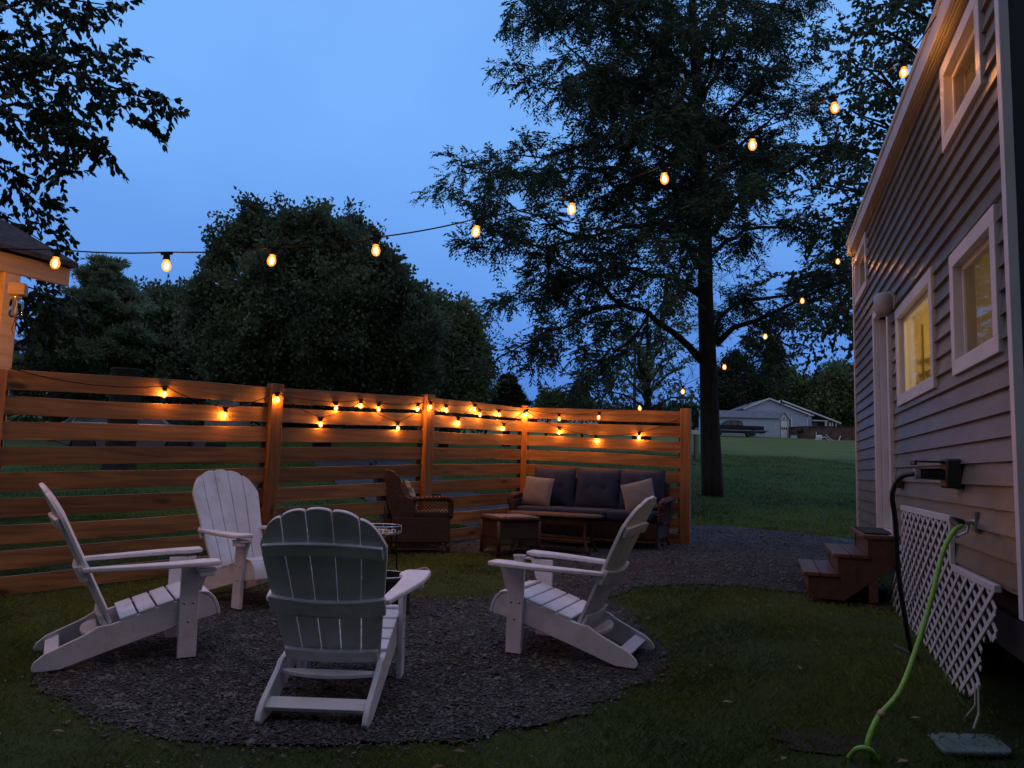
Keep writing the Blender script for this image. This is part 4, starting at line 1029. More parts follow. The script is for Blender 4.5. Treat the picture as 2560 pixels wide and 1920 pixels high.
def weave(mb, p00, ux, uz, w, h, pitch=.04, r=.003, seg=4):
    """crossed open wicker strands filling a w x h panel"""
    p00 = Vector(p00); ux = Vector(ux); uz = Vector(uz)
    for sgn in (1, -1):
        c = -h
        while c < w:
            # strand u = c + sgn-flip * v
            v0 = max(0, -c); v1 = min(h, w - c)
            if v1 > v0 + .01:
                a = (c + v0, v0); b = (c + v1, v1)
                if sgn < 0: a = (w - a[0], a[1]); b = (w - b[0], b[1])
                mb.tube([p00 + ux * a[0] + uz * a[1], p00 + ux * b[0] + uz * b[1]], r, seg, False)
            c += pitch
def rope_edge(mb, pts, r, coils=True):
    mb.tube(pts, r, 8)
    if coils:
        P_ = [Vector(p) for p in pts]; tot = 0
        for a, b in zip(P_[:-1], P_[1:]):
            L_ = (b - a).length; n = max(1, int(L_ / (r * 1.5)))
            for i in range(n):
                c = a.lerp(b, (i + .5) / n); d = (b - a).normalized(); o_ = d.orthogonal().normalized()
                q_ = d.cross(o_)
                mb.tube([c + (o_ * math.cos(t_) + q_ * math.sin(t_)) * r * 1.05 + d * r * .5 * math.sin(t_) for t_ in np.linspace(0, 2 * math.pi, 7)], r * .22, 4, False)
# armchair: local +Y is its front
ac = thing('wicker_armchair', (-1.13, 9.86, g(-1, 9.9) + .01), R(-76), 'dark brown wicker wing armchair seen from its side, before the fence', 'armchair')
for sx in (-1, 1):
    side = [(-.34, .30), (.34, .30), (.34, .40), (-.20, .42), (-.36, .44)]
    MB().prism([(-.36, .12), (.35, .12), (.35, .42), (-.37, .42)], -.02, .02, lambda u, v, q: (sx * .33 + q, u, v)).build('side_panel', M['wicker'], ac, bevel=.01)
    wing = [(-.37, .40), (-.10, .40), (-.08, .62), (-.20, .68), (-.26, .78), (-.29, .90), (-.37, .98), (-.58, 1.02), (-.52, .80), (-.43, .55)]
    MB().prism(wing, -.022, .022, lambda u, v, q: (sx * (.325 + .02 * (v - .4)) + q, u, v)).build('wing', M['wicker'], ac, bevel=.014)
    mb = MB(); rope_edge(mb, spline([(sx * .335, -.12, .64), (sx * .345, .1, .655), (sx * .35, .28, .66), (sx * .345, .345, .635), (sx * .335, .35, .55), (sx * .33, .35, .42)], 4), .032, True)
    mb.build('arm_roll', M['wicker2'], ac, smooth=True)
    mb = MB(); weave(mb, (sx * .33, -.12, .42), (0, 1, 0), (0, 0, 1), .46, .21, .045, .0045); mb.build('open_weave', M['wicker2'], ac)
    for yy in (-.33, .33):
        MB().tube([(sx * .31, yy, .13), (sx * .315, yy * 1.02, -.005)], [.03, .022], 10).build('leg', M['wicker2'], ac, smooth=True)
    mb = MB(); weave(mb, (sx * .335, -.30, .045), (0, 1, 0), (0, 0, 1), .6, .09, .035, .004); mb.tube([(sx * .335, -.32, .04), (sx * .335, .32, .04)], .01, 6); mb.build('lower_weave', M['wicker2'], ac)
MB().prism([(-.36, .12), (.36, .12), (.36, .96), (.25, 1.03), (0, 1.06), (-.25, 1.03), (-.36, .96)], 0, .04, lambda u, v, q: (u, -.36 - q - .34 * max(0, v - .4) , v)).build('back_panel', M['wicker'], ac, bevel=.012)
mb = MB(); rope_edge(mb, spline([(-.35, -.56, .95), (-.30, -.595, 1.03), (-.15, -.60, 1.065), (0, -.60, 1.075), (.15, -.60, 1.065), (.30, -.595, 1.03), (.35, -.56, .95)], 4), .03); mb.build('top_roll', M['wicker2'], ac, smooth=True)
MB().box(-.33, .33, .31, .35, .12, .40).build('front_panel', M['wicker'], ac, bevel=.01)
MB().box(-.31, .31, -.34, .31, .36, .40).build('seat_deck', M['wicker'], ac)
MB().box(-.29, .29, -.33, .40, .405, .50).build('seat_cushion', M['bcush'], ac, bevel=.035, seg=4)
Mx = Matrix.Translation((0, -.27, .48)) @ Matrix.Rotation(R(19), 4, 'X')
pm = pillow_mesh(.56, .60, .24); pm.v = [tuple(Mx @ Vector(p)) for p in pm.v]; pm.build('back_cushion', M['bcush'], ac, smooth=True)
tp = thing('throw_pillow', (-1.13, 9.86, g(-1, 9.9) + .01), R(-76), 'patterned pale pillow leaning in the wicker armchair', 'pillow')
Mx = Matrix.Translation((.02, -.06, .50)) @ Matrix.Rotation(R(24), 4, 'X')
pm = pillow_mesh(.44, .42, .18); pm.v = [tuple(Mx @ Vector(p)) for p in pm.v]; pm.build('pillow_body', M['pillowpat'], tp, smooth=True)
# sofa
SR = math.atan2(-.385, .923)
sofa = thing('wicker_sofa', (1.15, 10.76, g(1.2, 10.7) + .01), SR, 'dark wicker three-seat sofa with slate cushions in front of the right fence panel', 'sofa')
# local: x along the sofa, front = -y
MB().box(-1.0, 1.0, -.36, .34, .14, .36).build('base', M['wicker'], sofa, bevel=.02)
MB().prism([(-1.0, .14), (1.0, .14), (1.0, .86), (.9, .92), (-.9, .92), (-1.0, .86)], .34, .39, lambda u, v, q: (u, q + .10 * max(0, v - .35), v)).build('back_panel', M['wicker'], sofa, bevel=.015)
for sx in (-1, 1):
    MB().prism([(-.36, .34), (.36, .34), (.38, .62), (-.36, .58)], -.018, .018, lambda u, v, q: (sx * 1.03 + q, u, v)).build('arm_panel', M['wicker'], sofa, bevel=.01)
    mb = MB(); rope_edge(mb, spline([(sx * 1.03, .36, .66), (sx * 1.05, .1, .65), (sx * 1.06, -.28, .64), (sx * 1.055, -.40, .61), (sx * 1.04, -.385, .52), (sx * 1.03, -.37, .36)], 4), .04, True); mb.build('arm_roll', M['wicker2'], sofa, smooth=True)
    mb = MB(); weave(mb, (sx * 1.052, -.36, .38), (0, 1, 0), (0, 0, 1), .6, .22, .05, .005); mb.build('open_weave', M['wicker2'], sofa)
    for yy in (-.32, .33):
        MB().tube(spline([(sx * .98, yy, .15), (sx * 1.0, yy, .08), (sx * 1.03, yy * 1.05, .0)], 3), .022, 8).build('leg', M['wicker2'], sofa, smooth=True)
mb = MB(); weave(mb, (-.98, -.37, .15), (1, 0, 0), (0, 0, 1), 1.96, .2, .05, .005); mb.build('front_weave', M['wicker2'], sofa)
for k in range(3):
    MB().box(-.965 + k * .645, -.965 + k * .645 + .635, -.42, .28, .37, .50).build('seat_cushion', M['cushion'], sofa, bevel=.045, seg=4)
    pm = pillow_mesh(.66, .60, .25, 18)
    q = []
    for p in pm.v:
        x, y, z = p
        if y < 0:
            for (tx, tz) in ((-.12, .30), (.12, .30)):
                y += .035 * math.exp(-((x - tx) ** 2 + (z - tz) ** 2) / .0012)
        q.append((x, y, z))
    Mx = Matrix.Translation((-.648 + k * .648, .19, .46)) @ Matrix.Rotation(R(-13), 4, 'X') @ Matrix.Rotation(R([0, 1.2, -1.5][k]), 4, 'Y')
    pm.v = [tuple(Mx @ Vector(p)) for p in q]; pm.build('back_cushion', M['cushion'], sofa, smooth=True)
for (lx, lz, rot, lab) in ((-.80, .50, 4, 'tan square pillow at the left end of the wicker sofa'), (.74, .50, -16, 'tan square pillow tilted at the right end of the wicker sofa')):
    tp = thing('throw_pillow', sofa.location, SR, lab, 'pillow', 'tan pillows on the sofa')
    pm = pillow_mesh(.44, .42, .17); Mx = Matrix.Translation((lx, -.10 if rot > 0 else -.14, lz)) @ Matrix.Rotation(R(-16), 4, 'X') @ Matrix.Rotation(R(rot), 4, 'Y')
    pm.v = [tuple(Mx @ Vector(p)) for p in pm.v]; pm.build('pillow_body', M['pillow'], tp, smooth=True)
# coffee table
ct = thing('wicker_coffee_table', (.60, 10.10, g(.6, 10.1) + .01), SR, 'low oval wicker coffee table in front of the sofa', 'coffee table')
ov_ = [(.62 * math.copysign(abs(math.cos(a)) ** .55, math.cos(a)), .24 * math.copysign(abs(math.sin(a)) ** .7, math.sin(a))) for a in np.linspace(0, 2 * math.pi, 41)[:-1]]
MB().prism(ov_, .455, .485, lambda u, v, q: (u, v, q)).build('tabletop', M['wicker'], ct, bevel=.008)
mb = MB(); mb.tube([(u * 1.005, v * 1.01, .462) for u, v in ov_ + ov_[:1]], .017, 6); mb.build('top_edge', M['wicker2'], ct, smooth=True)
MB().prism([(u * .85, v * .8) for u, v in ov_], .36, .455, lambda u, v, q: (u, v, q)).build('skirt', M['wicker'], ct)
MB().prism([(u * .78, v * .72) for u, v in ov_], .13, .15, lambda u, v, q: (u, v, q)).build('shelf', M['wicker'], ct, bevel=.006)
for sx in (-1, 1):
    for sy in (-1, 1):
        MB().tube(spline([(sx * .47, sy * .14, .40), (sx * .46, sy * .15, .2), (sx * .52, sy * .19, .0)], 4), [.02] * 9, 8).build('leg', M['wicker2'], ct, smooth=True)
# ottoman
ot = thing('wicker_ottoman', (.03, 9.68, g(.03, 9.6) + .01), R(24), 'square wicker ottoman with rolled rim and mauve pad beside the coffee table', 'ottoman')
def arch(w, h, hl):
    return [(-w, 0), (-w + .05, 0), (-w + .06, h * .62), (-w * .5, h * .80), (0, h * .84), (w * .5, h * .80), (w - .06, h * .62), (w - .05, 0), (w, 0), (w, h), (-w, h)]
for k in range(4):
    Mz = Matrix.Rotation(k * math.pi / 2, 4, 'Z'); w = .27
    MB().prism([(-w, .22), (w, .22), (w, .44), (-w, .44)], -.27, -.25, lambda u, v, q: Mz @ Vector((u, q, v))).build('apron', M['wicker'], ot, bevel=.006)
    mb = MB(); weave(mb, Mz @ Vector((-w, -.262, .09)), Mz @ Vector((1, 0, 0)), (0, 0, 1), 2 * w, .14, .04, .0045)
    mb.tube([Mz @ Vector(p) for p in spline([(-w, -.262, .05), (-.14, -.262, .09), (0, -.262, .10), (.14, -.262, .09), (w, -.262, .05)], 4)], .009, 6); mb.build('side_weave', M['wicker2'], ot)
    c = Mz @ Vector((-.265, -.265, 0)); MB().tube([(c.x, c.y, 0), (c.x, c.y, .43)], .024, 10).build('leg', M['wicker2'], ot, smooth=True)
mb = MB()
sq = [(-.28, -.24), (-.24, -.28), (.24, -.28), (.28, -.24), (.28, .24), (.24, .28), (-.24, .28), (-.28, .24), (-.28, -.24)]
rope_edge(mb, [(a, b, .455) for a, b in sq], .026); mb.build('rim_roll', M['wicker2'], ot, smooth=True)
MB().box(-.255, .255, -.255, .255, .44, .485).build('pad', mat('mauve_pad', (.20, .145, .155), .9, noise=.2, bump=.3), ot, bevel=.02, seg=3)

# ============================================================ TREES
def at(sx, sy, Y):
    """survey helper: a bearing measured on the 2212-px photo, at a known ground distance Y, as a world point"""
    k = 2560 / 2212
    v = _r * (sx * k - 1280) - _u * (sy * k - 960) + _f * 1923
    return Vector((0, 0, CH)) + v * (Y / v.y)
def leaves(name, P, Dn, L, Wd, m, parent, r, fold=.25, shape='rhomb'):
    """P base points (n,3), Dn directions (n,3), lengths L, widths Wd"""
    n = len(P); Dn = Dn / (np.linalg.norm(Dn, axis=1, keepdims=True) + 1e-9)
    rd = r.normal(0, 1, (n, 3)); sd = np.cross(Dn, rd); sd /= (np.linalg.norm(sd, axis=1, keepdims=True) + 1e-9)
    nn = np.cross(sd, Dn)
    L = L[:, None]; Wd = Wd[:, None]
    if shape == 'rhomb':
        v = np.stack([P, P + Dn * L * .45 + sd * Wd * .5 + nn * L * fold * .2, P + Dn * L + nn * L * -fold * .3, P + Dn * L * .45 - sd * Wd * .5 + nn * L * fold * .2], 1)
        k = 4
    else:
        v = np.stack([P, P + Dn * L * .22 + sd * Wd * .42, P + Dn * L * .55 + sd * Wd * .5 + nn * L * fold * .2, P + Dn * L + nn * L * -fold * .4, P + Dn * L * .55 - sd * Wd * .5 + nn * L * fold * .2, P + Dn * L * .22 - sd * Wd * .42], 1)
        k = 6
    o_ = parent.location
    v = v - np.array([o_.x, o_.y, o_.z])
    return np_mesh(name, v.reshape(-1, 3), np.arange(n * k).reshape(-1, k), m, parent)
def interp_poly(pts, n):
    P = np.array([list(p) for p in spline(pts, 6)])
    d = np.r_[0, np.cumsum(np.linalg.norm(np.diff(P, axis=0), axis=1))]
    t = np.linspace(0, d[-1], n)
    return np.stack([np.interp(t, d, P[:, i]) for i in range(3)], 1), d[-1]

def limb_tree(name, label, base, limbs, r, leafm, sec_step=.45, sec_len=(1.0, 2.3), twig_step=.22, twig_len=(.35, .9), leaf=(.10, .034), per_twig=7, pinnate=True, trunk_r=None, droop=.35, barkm='bark', group=None, start=.25, leaf_up=0.0, shape='rhomb'):
    """limbs: list of (points, r0, r1, has_foliage)"""
    t = thing(name, base, 0, label, 'tree', group)
    tb = MB(); twb = MB(); P = []; D = []
    for pts, r0, r1, fol in limbs:
        Q, L = interp_poly(pts, max(6, int(sum((Vector(b) - Vector(a)).length for a, b in zip(pts[:-1], pts[1:])) / .45)))
        wob = np.zeros_like(Q)
        if fol: wob[1:-1] = r.normal(0, .05, (len(Q) - 2, 3))
        Q = Q + wob
        f = np.linspace(0, 1, len(Q))
        tb.tube([Vector(p) for p in Q], [float(a) for a in (r0 + (r1 - r0) * f ** .8)], 12 if r0 > .12 else 6)
        if not fol: continue
        n = max(3, int(L * (1 - start) / sec_step))
        for k in range(n + 1):
            ft = start + (1 - start) * (k + r.uniform(-.3, .3)) / n; ft = min(1, max(0, ft)); x = ft * (len(Q) - 1); i = min(int(x), len(Q) - 2); p = Q[i] + (Q[i + 1] - Q[i]) * (x - i)
            dl = Q[min(i + 1, len(Q) - 1)] - Q[max(0, i - 1)]; dl = dl / (np.linalg.norm(dl) + 1e-9)
            s_dir = r.normal(0, 1, 3); s_dir -= dl * (s_dir @ dl); s_dir /= np.linalg.norm(s_dir); s_dir[2] *= .6
            sd_ = dl * r.uniform(.5, 1.1) + s_dir; sd_ /= np.linalg.norm(sd_)
            sl = r.uniform(*sec_len) * (1.05 - .45 * ft)
            m_ = 6; S_ = [p]
            for j in range(m_):
                sd_ = sd_ + r.normal(0, .12, 3) + np.array([0, 0, -droop * .22 * (j / m_) + leaf_up * .1]); sd_ /= np.linalg.norm(sd_)
                S_.append(S_[-1] + sd_ * sl / m_)
            twb.tube([Vector(q_) for q_ in S_], [max(.004, .018 * (1 - .75 * j / m_)) for j in range(m_ + 1)], 4, False)
            nt_ = max(2, int(sl / twig_step))
            for q_ in range(nt_):
                g_ = (q_ + r.uniform(.2, 1)) / nt_; x = min(g_, .999) * m_; i2 = int(x); pp = S_[i2] + (S_[i2 + 1] - S_[i2]) * (x - i2)
                td = (S_[i2 + 1] - S_[i2]); td = td / np.linalg.norm(td)
                rn = r.normal(0, 1, 3); td = td * .8 + rn * .55 + np.array([0, 0, leaf_up * .5]); td /= np.linalg.norm(td)
                tl = r.uniform(*twig_len)
                e_ = pp + td * tl + np.array([0, 0, -droop * tl * .35])
                twb.tube([Vector(pp), Vector((pp + e_) / 2 + np.array([0, 0, .04 * tl])), Vector(e_)], [.006, .004, .002], 3, False)
                for w in range(per_twig):
                    u = (w + r.uniform(0, 1)) / per_twig; lp = pp + (e_ - pp) * u
                    ld = td + r.normal(0, .7, 3) + np.array([0, 0, -droop * 1.2]); ld /= np.linalg.norm(ld)
                    if pinnate:
                        rl = r.uniform(.30, .50); npair = 7
                        sd2 = np.cross(ld, [0, 0, 1.]) + 1e-6; sd2 /= np.linalg.norm(sd2)
                        for a_ in range(npair):
                            bp_ = lp + ld * rl * (a_ + .6) / npair + np.array([0, 0, -.10 * ((a_ + 1) / npair) ** 2])
                            for sg in (1, -1):
                                P.append(bp_); D.append(sd2 * sg * .8 + ld * .55 + np.array([0, 0, -.35]))
                    else:
                        P.append(lp); D.append(ld + np.array([0, 0, -.4 * (1 - leaf_up)]))
    P = np.array(P); D = np.array(D) + r.normal(0, .18, (len(P), 3))
    tk = tb.build('trunk', M[barkm], t, smooth=True, world=True)
    twb.build('twigs', M[barkm], tk, world=True)
    n = len(P)
    leaves('crown', P, D, leaf[0] * r.uniform(.7, 1.25, n), leaf[1] * r.uniform(.7, 1.25, n), M[leafm], t, r, shape=shape)
    return t, n

# --- the big walnut
TY = 19.0
tr = np.random.default_rng(21)
def T(x, y, dy=0.0): return at(x, y, TY + dy)
def rg(pts, dys):      # coordinates read on an enlarged crop (x = 916 + .573 u, y = .573 v)
    return [T(916 + .573 * u, .573 * v, dy) for (u, v), dy in zip(pts, dys)]
B0 = T(1540, 1068); B0.z = g(B0.x, B0.y) - .05
trunk = [B0, T(1535, 960), T(1530, 800), T(1524, 650), T(1523, 500), T(1517, 360), T(1505, 200, .2), T(1498, 60, .1), T(1490, -150, 0), T(1490, -330)]
limbs = [(trunk, .27, .05, False),
    (rg([(1045, 1360), (960, 1275), (850, 1180), (750, 1150), (640, 1060), (540, 1005), (450, 945), (380, 905)], [0, -.3, -.8, -1.1, -1.5, -1.8, -2.1, -2.3]), .10, .018, True),
    (rg([(750, 1150), (640, 1180), (520, 1230), (400, 1290), (300, 1340)], [-1.1, -1.3, -1.6, -1.9, -2.1]), .06, .012, True),
    (rg([(850, 1180), (760, 1290), (650, 1390), (560, 1430)], [-.8, -1.6, -2.2, -2.6]), .05, .01, True),
    (rg([(1040, 1110), (940, 1050), (800, 1020), (650, 1020), (480, 1100), (330, 1160)], [0, .4, .9, 1.3, 1.7, 2.0]), .10, .015, True),
    (rg([(1035, 1010), (1000, 930), (900, 850), (830, 800), (740, 745), (680, 640)], [0, .1, .3, .5, .8, 1.0]), .10, .02, True),
    (rg([(1030, 900), (900, 830), (760, 860), (650, 890), (520, 870), (400, 800), (280, 740)], [0, -.5, -1.0, -1.5, -1.9, -2.2, -2.4]), .09, .012, True),
    (rg([(640, 890), (500, 930), (350, 900), (240, 850)], [-1.5, -1.2, -.9, -.6]), .05, .012, True),
    (rg([(1035, 760), (880, 690), (720, 640), (560, 640), (380, 660), (220, 650), (110, 670)], [0, .4, .8, 1.1, 1.3, 1.4, 1.5]), .09, .012, True),
    (rg([(1040, 650), (900, 560), (760, 540), (600, 560), (420, 590), (300, 600)], [0, -.7, -1.4, -1.9, -2.3, -2.6]), .08, .012, True),
    (rg([(1020, 520), (880, 420), (740, 330), (640, 260), (560, 180), (470, 110)], [0, .5, 1.0, 1.3, 1.5, 1.7]), .09, .015, True),
    (rg([(1010, 420), (850, 330), (700, 310), (540, 330), (440, 330)], [0, -.8, -1.6, -2.2, -2.6]), .07, .012, True),
    (rg([(1000, 300), (900, 180), (780, 60), (640, 0), (480, -30), (380, -20)], [0, -.4, -.9, -1.3, -1.6, -1.8]), .08, .012, True),
    (rg([(990, 200), (940, 60), (880, -80), (780, -200)], [0, .4, .8, 1.1]), .07, .012, True),
    (rg([(1000, 150), (1010, 0), (1000, -180), (960, -330)], [0, -.7, -1.4, -1.8]), .07, .012, True),
    (rg([(1100, 1300), (1180, 1225), (1300, 1175), (1400, 1130), (1500, 1090), (1600, 1050)], [0, -.3, -.7, -1.0, -1.3, -1.6]), .085, .018, True),
    (rg([(1300, 1175), (1340, 1240), (1360, 1290), (1400, 1320)], [-.7, -1.1, -1.5, -1.8]), .05, .01, True),
    (rg([(1095, 1290), (1130, 1180), (1220, 1130), (1340, 1120), (1480, 1070), (1570, 1000)], [0, .5, 1.0, 1.4, 1.9, 2.2]), .08, .015, True),
    (rg([(1220, 1130), (1290, 1220), (1310, 1290), (1290, 1340)], [1.0, 1.3, 1.6, 1.9]), .05, .01, True),
    (rg([(1090, 880), (1170, 760), (1300, 690), (1420, 620), (1520, 560)], [0, -.4, -.9, -1.4, -1.8]), .10, .015, True),
    (rg([(1095, 950), (1180, 890), (1300, 860), (1420, 860), (1540, 880)], [0, .5, 1.0, 1.5, 1.9]), .07, .012, True),
    (rg([(1080, 700), (1180, 560), (1300, 460), (1430, 400)], [0, .6, 1.2, 1.7]), .08, .012, True),
    (rg([(1070, 520), (1180, 380), (1300, 260), (1420, 170)], [0, -.6, -1.2, -1.7]), .08, .012, True),
    (rg([(1050, 380), (1130, 200), (1240, 80), (1360, 0), (1460, -60)], [0, .5, 1.0, 1.4, 1.7]), .08, .012, True),
    (rg([(1040, 250), (1100, 60), (1180, -80), (1280, -200)], [0, -.6, -1.2, -1.6]), .07, .012, True),
    # towards and away from the camera
    (rg([(1045, 1000), (990, 930), (930, 950), (880, 1000)], [0, -1.4, -2.7, -3.6]), .08, .012, True),
    (rg([(1060, 820), (1100, 740), (1150, 720), (1170, 750)], [0, -1.5, -2.9, -3.9]), .08, .012, True),
    (rg([(1050, 600), (1000, 480), (940, 430), (900, 420)], [0, -1.4, -2.8, -3.9]), .08, .012, True),
    (rg([(1040, 350), (1080, 200), (1110, 120), (1120, 80)], [0, -1.2, -2.5, -3.4]), .07, .012, True),
    (rg([(1060, 900), (1000, 800), (900, 720), (850, 650)], [0, 1.4, 2.7, 3.7]), .08, .012, True),
    (rg([(1060, 700), (1150, 640), (1230, 600), (1290, 560)], [0, 1.5, 2.9, 3.9]), .08, .012, True),
    (rg([(1040, 450), (960, 300), (880, 200), (820, 120)], [0, 1.4, 2.7, 3.6]), .07, .012, True),
]
for k in range(12):       # inner and upper filling limbs
    v0 = tr.uniform(-150, 780); a = tr.uniform(0, 6.283); Lm = tr.uniform(2.6, 4.4) * (1 if v0 > 0 else .7)
    p0 = T(916 + .573 * (1045 - .03 * (1000 - v0)), .573 * v0); dr_ = Vector((math.cos(a) * Lm, math.sin(a) * Lm, 0))
    limbs.append(([p0, p0 + dr_ * .35 + Vector((0, 0, .7)), p0 + dr_ * .7 + Vector((0, 0, 1.1)), p0 + dr_ + Vector((0, 0, 1.1))], .07, .012, True))
_, nl = limb_tree('walnut_tree', 'tall dark walnut tree with one straight trunk and wide drooping crown beside the fence end', tuple(B0), limbs, tr, 'leaf_walnut', sec_step=.36, sec_len=(.9, 1.9), twig_step=.14, twig_len=(.22, .60), per_twig=5, leaf=(.120, .042), droop=.24, start=.22)
print('walnut leaflets', nl)

# --- near branches, top left: the tree stands outside the frame
NY = 9.2
def Q_(*a): return [at(x, y, NY + (d[0] if d else 0)) for x, y, *d in a]
nr = np.random.default_rng(8)
nb = Vector((-9.8, 10.2, g(-9.8, 10.2)))
tk = [nb, nb + Vector((.1, 0, 3)), nb + Vector((.3, -.3, 6)), nb + Vector((.5, -.4, 9))]
j1 = nb + Vector((.2, -.1, 3.6)); j2 = nb + Vector((.3, -.3, 5.2)); j3 = nb + Vector((.4, -.3, 6.6))
nl_ = [(tk, .24, .08, False),
    ([j3] + Q_((-150, 40), (60, 10), (150, 0), (225, 10)), .07, .008, True),
    ([j3] + Q_((-150, 120, .3), (20, 70, .2), (100, 75, .1), (150, 60)), .06, .008, True),
    ([j2] + Q_((-150, 160, -.4), (60, 120, -.4), (150, 128, -.5), (220, 122, -.5)), .06, .007, True),
    ([j2] + Q_((-150, 190), (80, 160), (200, 172), (290, 196), (360, 225)), .07, .007, True),
    (Q_((170, 172), (220, 205), (260, 235), (290, 262)), .02, .005, True),
    ([j2] + Q_((-150, 230, .4), (40, 220, .3), (130, 250, .2), (180, 285, .1), (218, 320)), .06, .006, True),
    (Q_((90, 235, .3), (130, 290, .3), (150, 325, .2), (160, 350, .1)), .02, .005, True),
    ([j3] + Q_((-150, -60, .6), (0, -20, .6), (90, 5, .5), (170, 20, .4)), .06, .008, True),
    ([j2] + Q_((-150, 90, .8), (0, 130, .8), (90, 190, .7), (150, 200, .6)), .06, .008, True),
    ([j2] + Q_((-150, 250, -.5), (0, 250, -.4), (80, 270, -.3), (120, 300, -.3)), .05, .006, True),
    ([j1] + Q_((-120, 300), (-20, 350), (40, 400), (85, 440)), .05, .006, True),
    (Q_((0, 360), (50, 370), (85, 395)), .02, .005, True),
    ([j1] + Q_((-120, 380, .2), (-40, 440, .2), (30, 485, .1), (90, 520)), .05, .006, True),
    ([j1] + Q_((-120, 480, .5), (-30, 590, .5), (50, 625, .4), (120, 640, .3)), .05, .006, True),
    (Q_((-10, 600, .5), (45, 670, .4), (85, 700, .4), (70, 745, .4)), .02, .005, True),
    (Q_((20, 620, .5), (80, 665, .4), (120, 675, .3)), .02, .005, True),
    (Q_((40, 640, .3), (60, 690, .3), (100, 720, .3)), .02, .005, True)]
_, nl = limb_tree('overhanging_tree', 'leafy dark branches reaching in from a tree at upper left above the gazebo', tuple(nb), nl_, nr, 'leaf_near', sec_step=.13, sec_len=(.35, .75), twig_step=.10, twig_len=(.15, .36), per_twig=13, leaf=(.10, .052), pinnate=False, droop=.5, start=.16, barkm='barkd', shape='oval')
print('near leaves', nl)

# --- broad dense trees
def dense_tree(name, label, base, lobes, r, leafm, n_clump, per=90, leaf=(.16, .10), clump=.55, trunk=(.3, .1), up=.35, group=None, barkm='barkd', limbs=8, inner=.45, sprig=0):
    """lobes: ((cx, cy, cz), (rx, ry, rz)) ellipsoids in world space"""
    t = thing(name, base, 0, label, 'tree', group)
    vol = np.array([l[1][0] * l[1][1] * l[1][2] for l in lobes]) ** .8; vol = vol ** .85; vol = vol / vol.sum()
    li = r.choice(len(lobes), n_clump, p=vol)
    C_ = np.array([l[0] for l in lobes])[li]; Rr = np.array([l[1] for l in lobes])[li]
    d = r.normal(0, 1, (n_clump, 3)); d /= np.linalg.norm(d, axis=1, keepdims=True)
    rad = inner + (1 - inner) * r.random(n_clump) ** .45
    lump = 1 + .13 * np.sin(d[:, 0] * 5 + li) * np.sin(d[:, 2] * 6 + 2 * li) + .07 * np.sin(d[:, 1] * 11 + d[:, 0] * 9)
    K = C_ + d * Rr * (rad * lump)[:, None]
    cs_ = clump * r.uniform(.5, 1.3, n_clump)
    if sprig:     # upright shoots standing out of the top
        m_ = int(n_clump * sprig); top = np.argsort(-(d[:, 2] * rad))[:m_ * 3]; top = r.choice(top, m_, replace=False)
        K[top] += np.stack([r.normal(0, .1, m_), r.normal(0, .1, m_), r.uniform(.2, .7, m_)], 1)
    P = np.repeat(K, per, 0) + r.normal(0, 1, (n_clump * per, 3)) * np.repeat(cs_, per)[:, None] * np.array([.5, .5, .42])
    D = np.repeat(d, per, 0) * .6 + r.normal(0, .8, P.shape) + np.array([0, 0, up])
    gz_ = G(P[:, 0], P[:, 1]) + .3
    kp = P[:, 2] > gz_; P = P[kp]; D = D[kp]; n = len(P)
    leaves('crown', P, D, leaf[0] * r.uniform(.6, 1.3, n), leaf[1] * r.uniform(.6, 1.3, n), M[leafm], t, r)
    mb = MB(); b = Vector(base); cc = Vector(np.average(np.array([l[0] for l in lobes]), axis=0, weights=vol)); topz = max(l[0][2] + l[1][2] * .6 for l in lobes)
    mb.tube([b - Vector((0, 0, .1)), b.lerp(Vector((cc.x, cc.y, b.z)), .3) + Vector((0, 0, (topz - b.z) * .35)), Vector((cc.x, cc.y, topz))], [trunk[0], trunk[0] * .75, trunk[1] * .5], 10)
    for i in range(limbs):
        l = lobes[i % len(lobes)]; e_ = Vector(l[0]) + Vector((r.uniform(-.7, .7) * l[1][0], r.uniform(-.7, .7) * l[1][1], r.uniform(-.2, .7) * l[1][2]))
        s_ = b.lerp(Vector((cc.x, cc.y, topz)), r.uniform(.15, .5))
        mb.tube(spline([s_, s_.lerp(e_, .5) + Vector((0, 0, -.2)), e_], 4), [trunk[1] * (1 - .09 * k) for k in range(9)], 6)
    mb.build('trunk', M[barkm], t, smooth=True, world=True)
    return t
def LB(x, y, Y, rx, ry_px, rz, kk=1.0):
    """a lobe: centre bearing, distance, half-width and half-height in photo px, depth factor"""
    c = at(x, y, Y); s_ = Y / 1661.
    return (tuple(c), (rx * s_, rx * s_ * kk, rz * s_))
def base_at(x, Y, dx=0):
    p = at(x, 900, Y); return (p.x + dx, Y, g(p.x, Y))
br = np.random.default_rng(31)
mr_ = np.random.default_rng(77)
ML = [LB(690, 690, 28.5, 190, 0, 130), LB(590, 740, 28, 140, 0, 100), LB(830, 760, 28.5, 110, 0, 90)]
OUT = [(425, 620), (445, 560), (470, 520), (505, 480), (545, 455), (600, 450), (650, 462), (700, 470), (745, 495), (790, 515), (825, 545), (860, 585), (895, 635), (930, 690), (950, 750), (935, 820), (880, 850), (430, 690), (420, 740), (450, 800), (510, 830), (600, 845), (700, 850), (790, 850)]
for k_, (x_, y_) in enumerate(OUT):
    f_ = mr_.uniform(.80, .95); x_ = 690 + (x_ - 690) * f_; y_ = 690 + (y_ - 690) * f_; w_ = mr_.uniform(30, 52)
    ML.append(LB(x_, y_, 28 + mr_.uniform(-1.5, 1.5), w_, 0, w_ * mr_.uniform(.85, 1.35)))
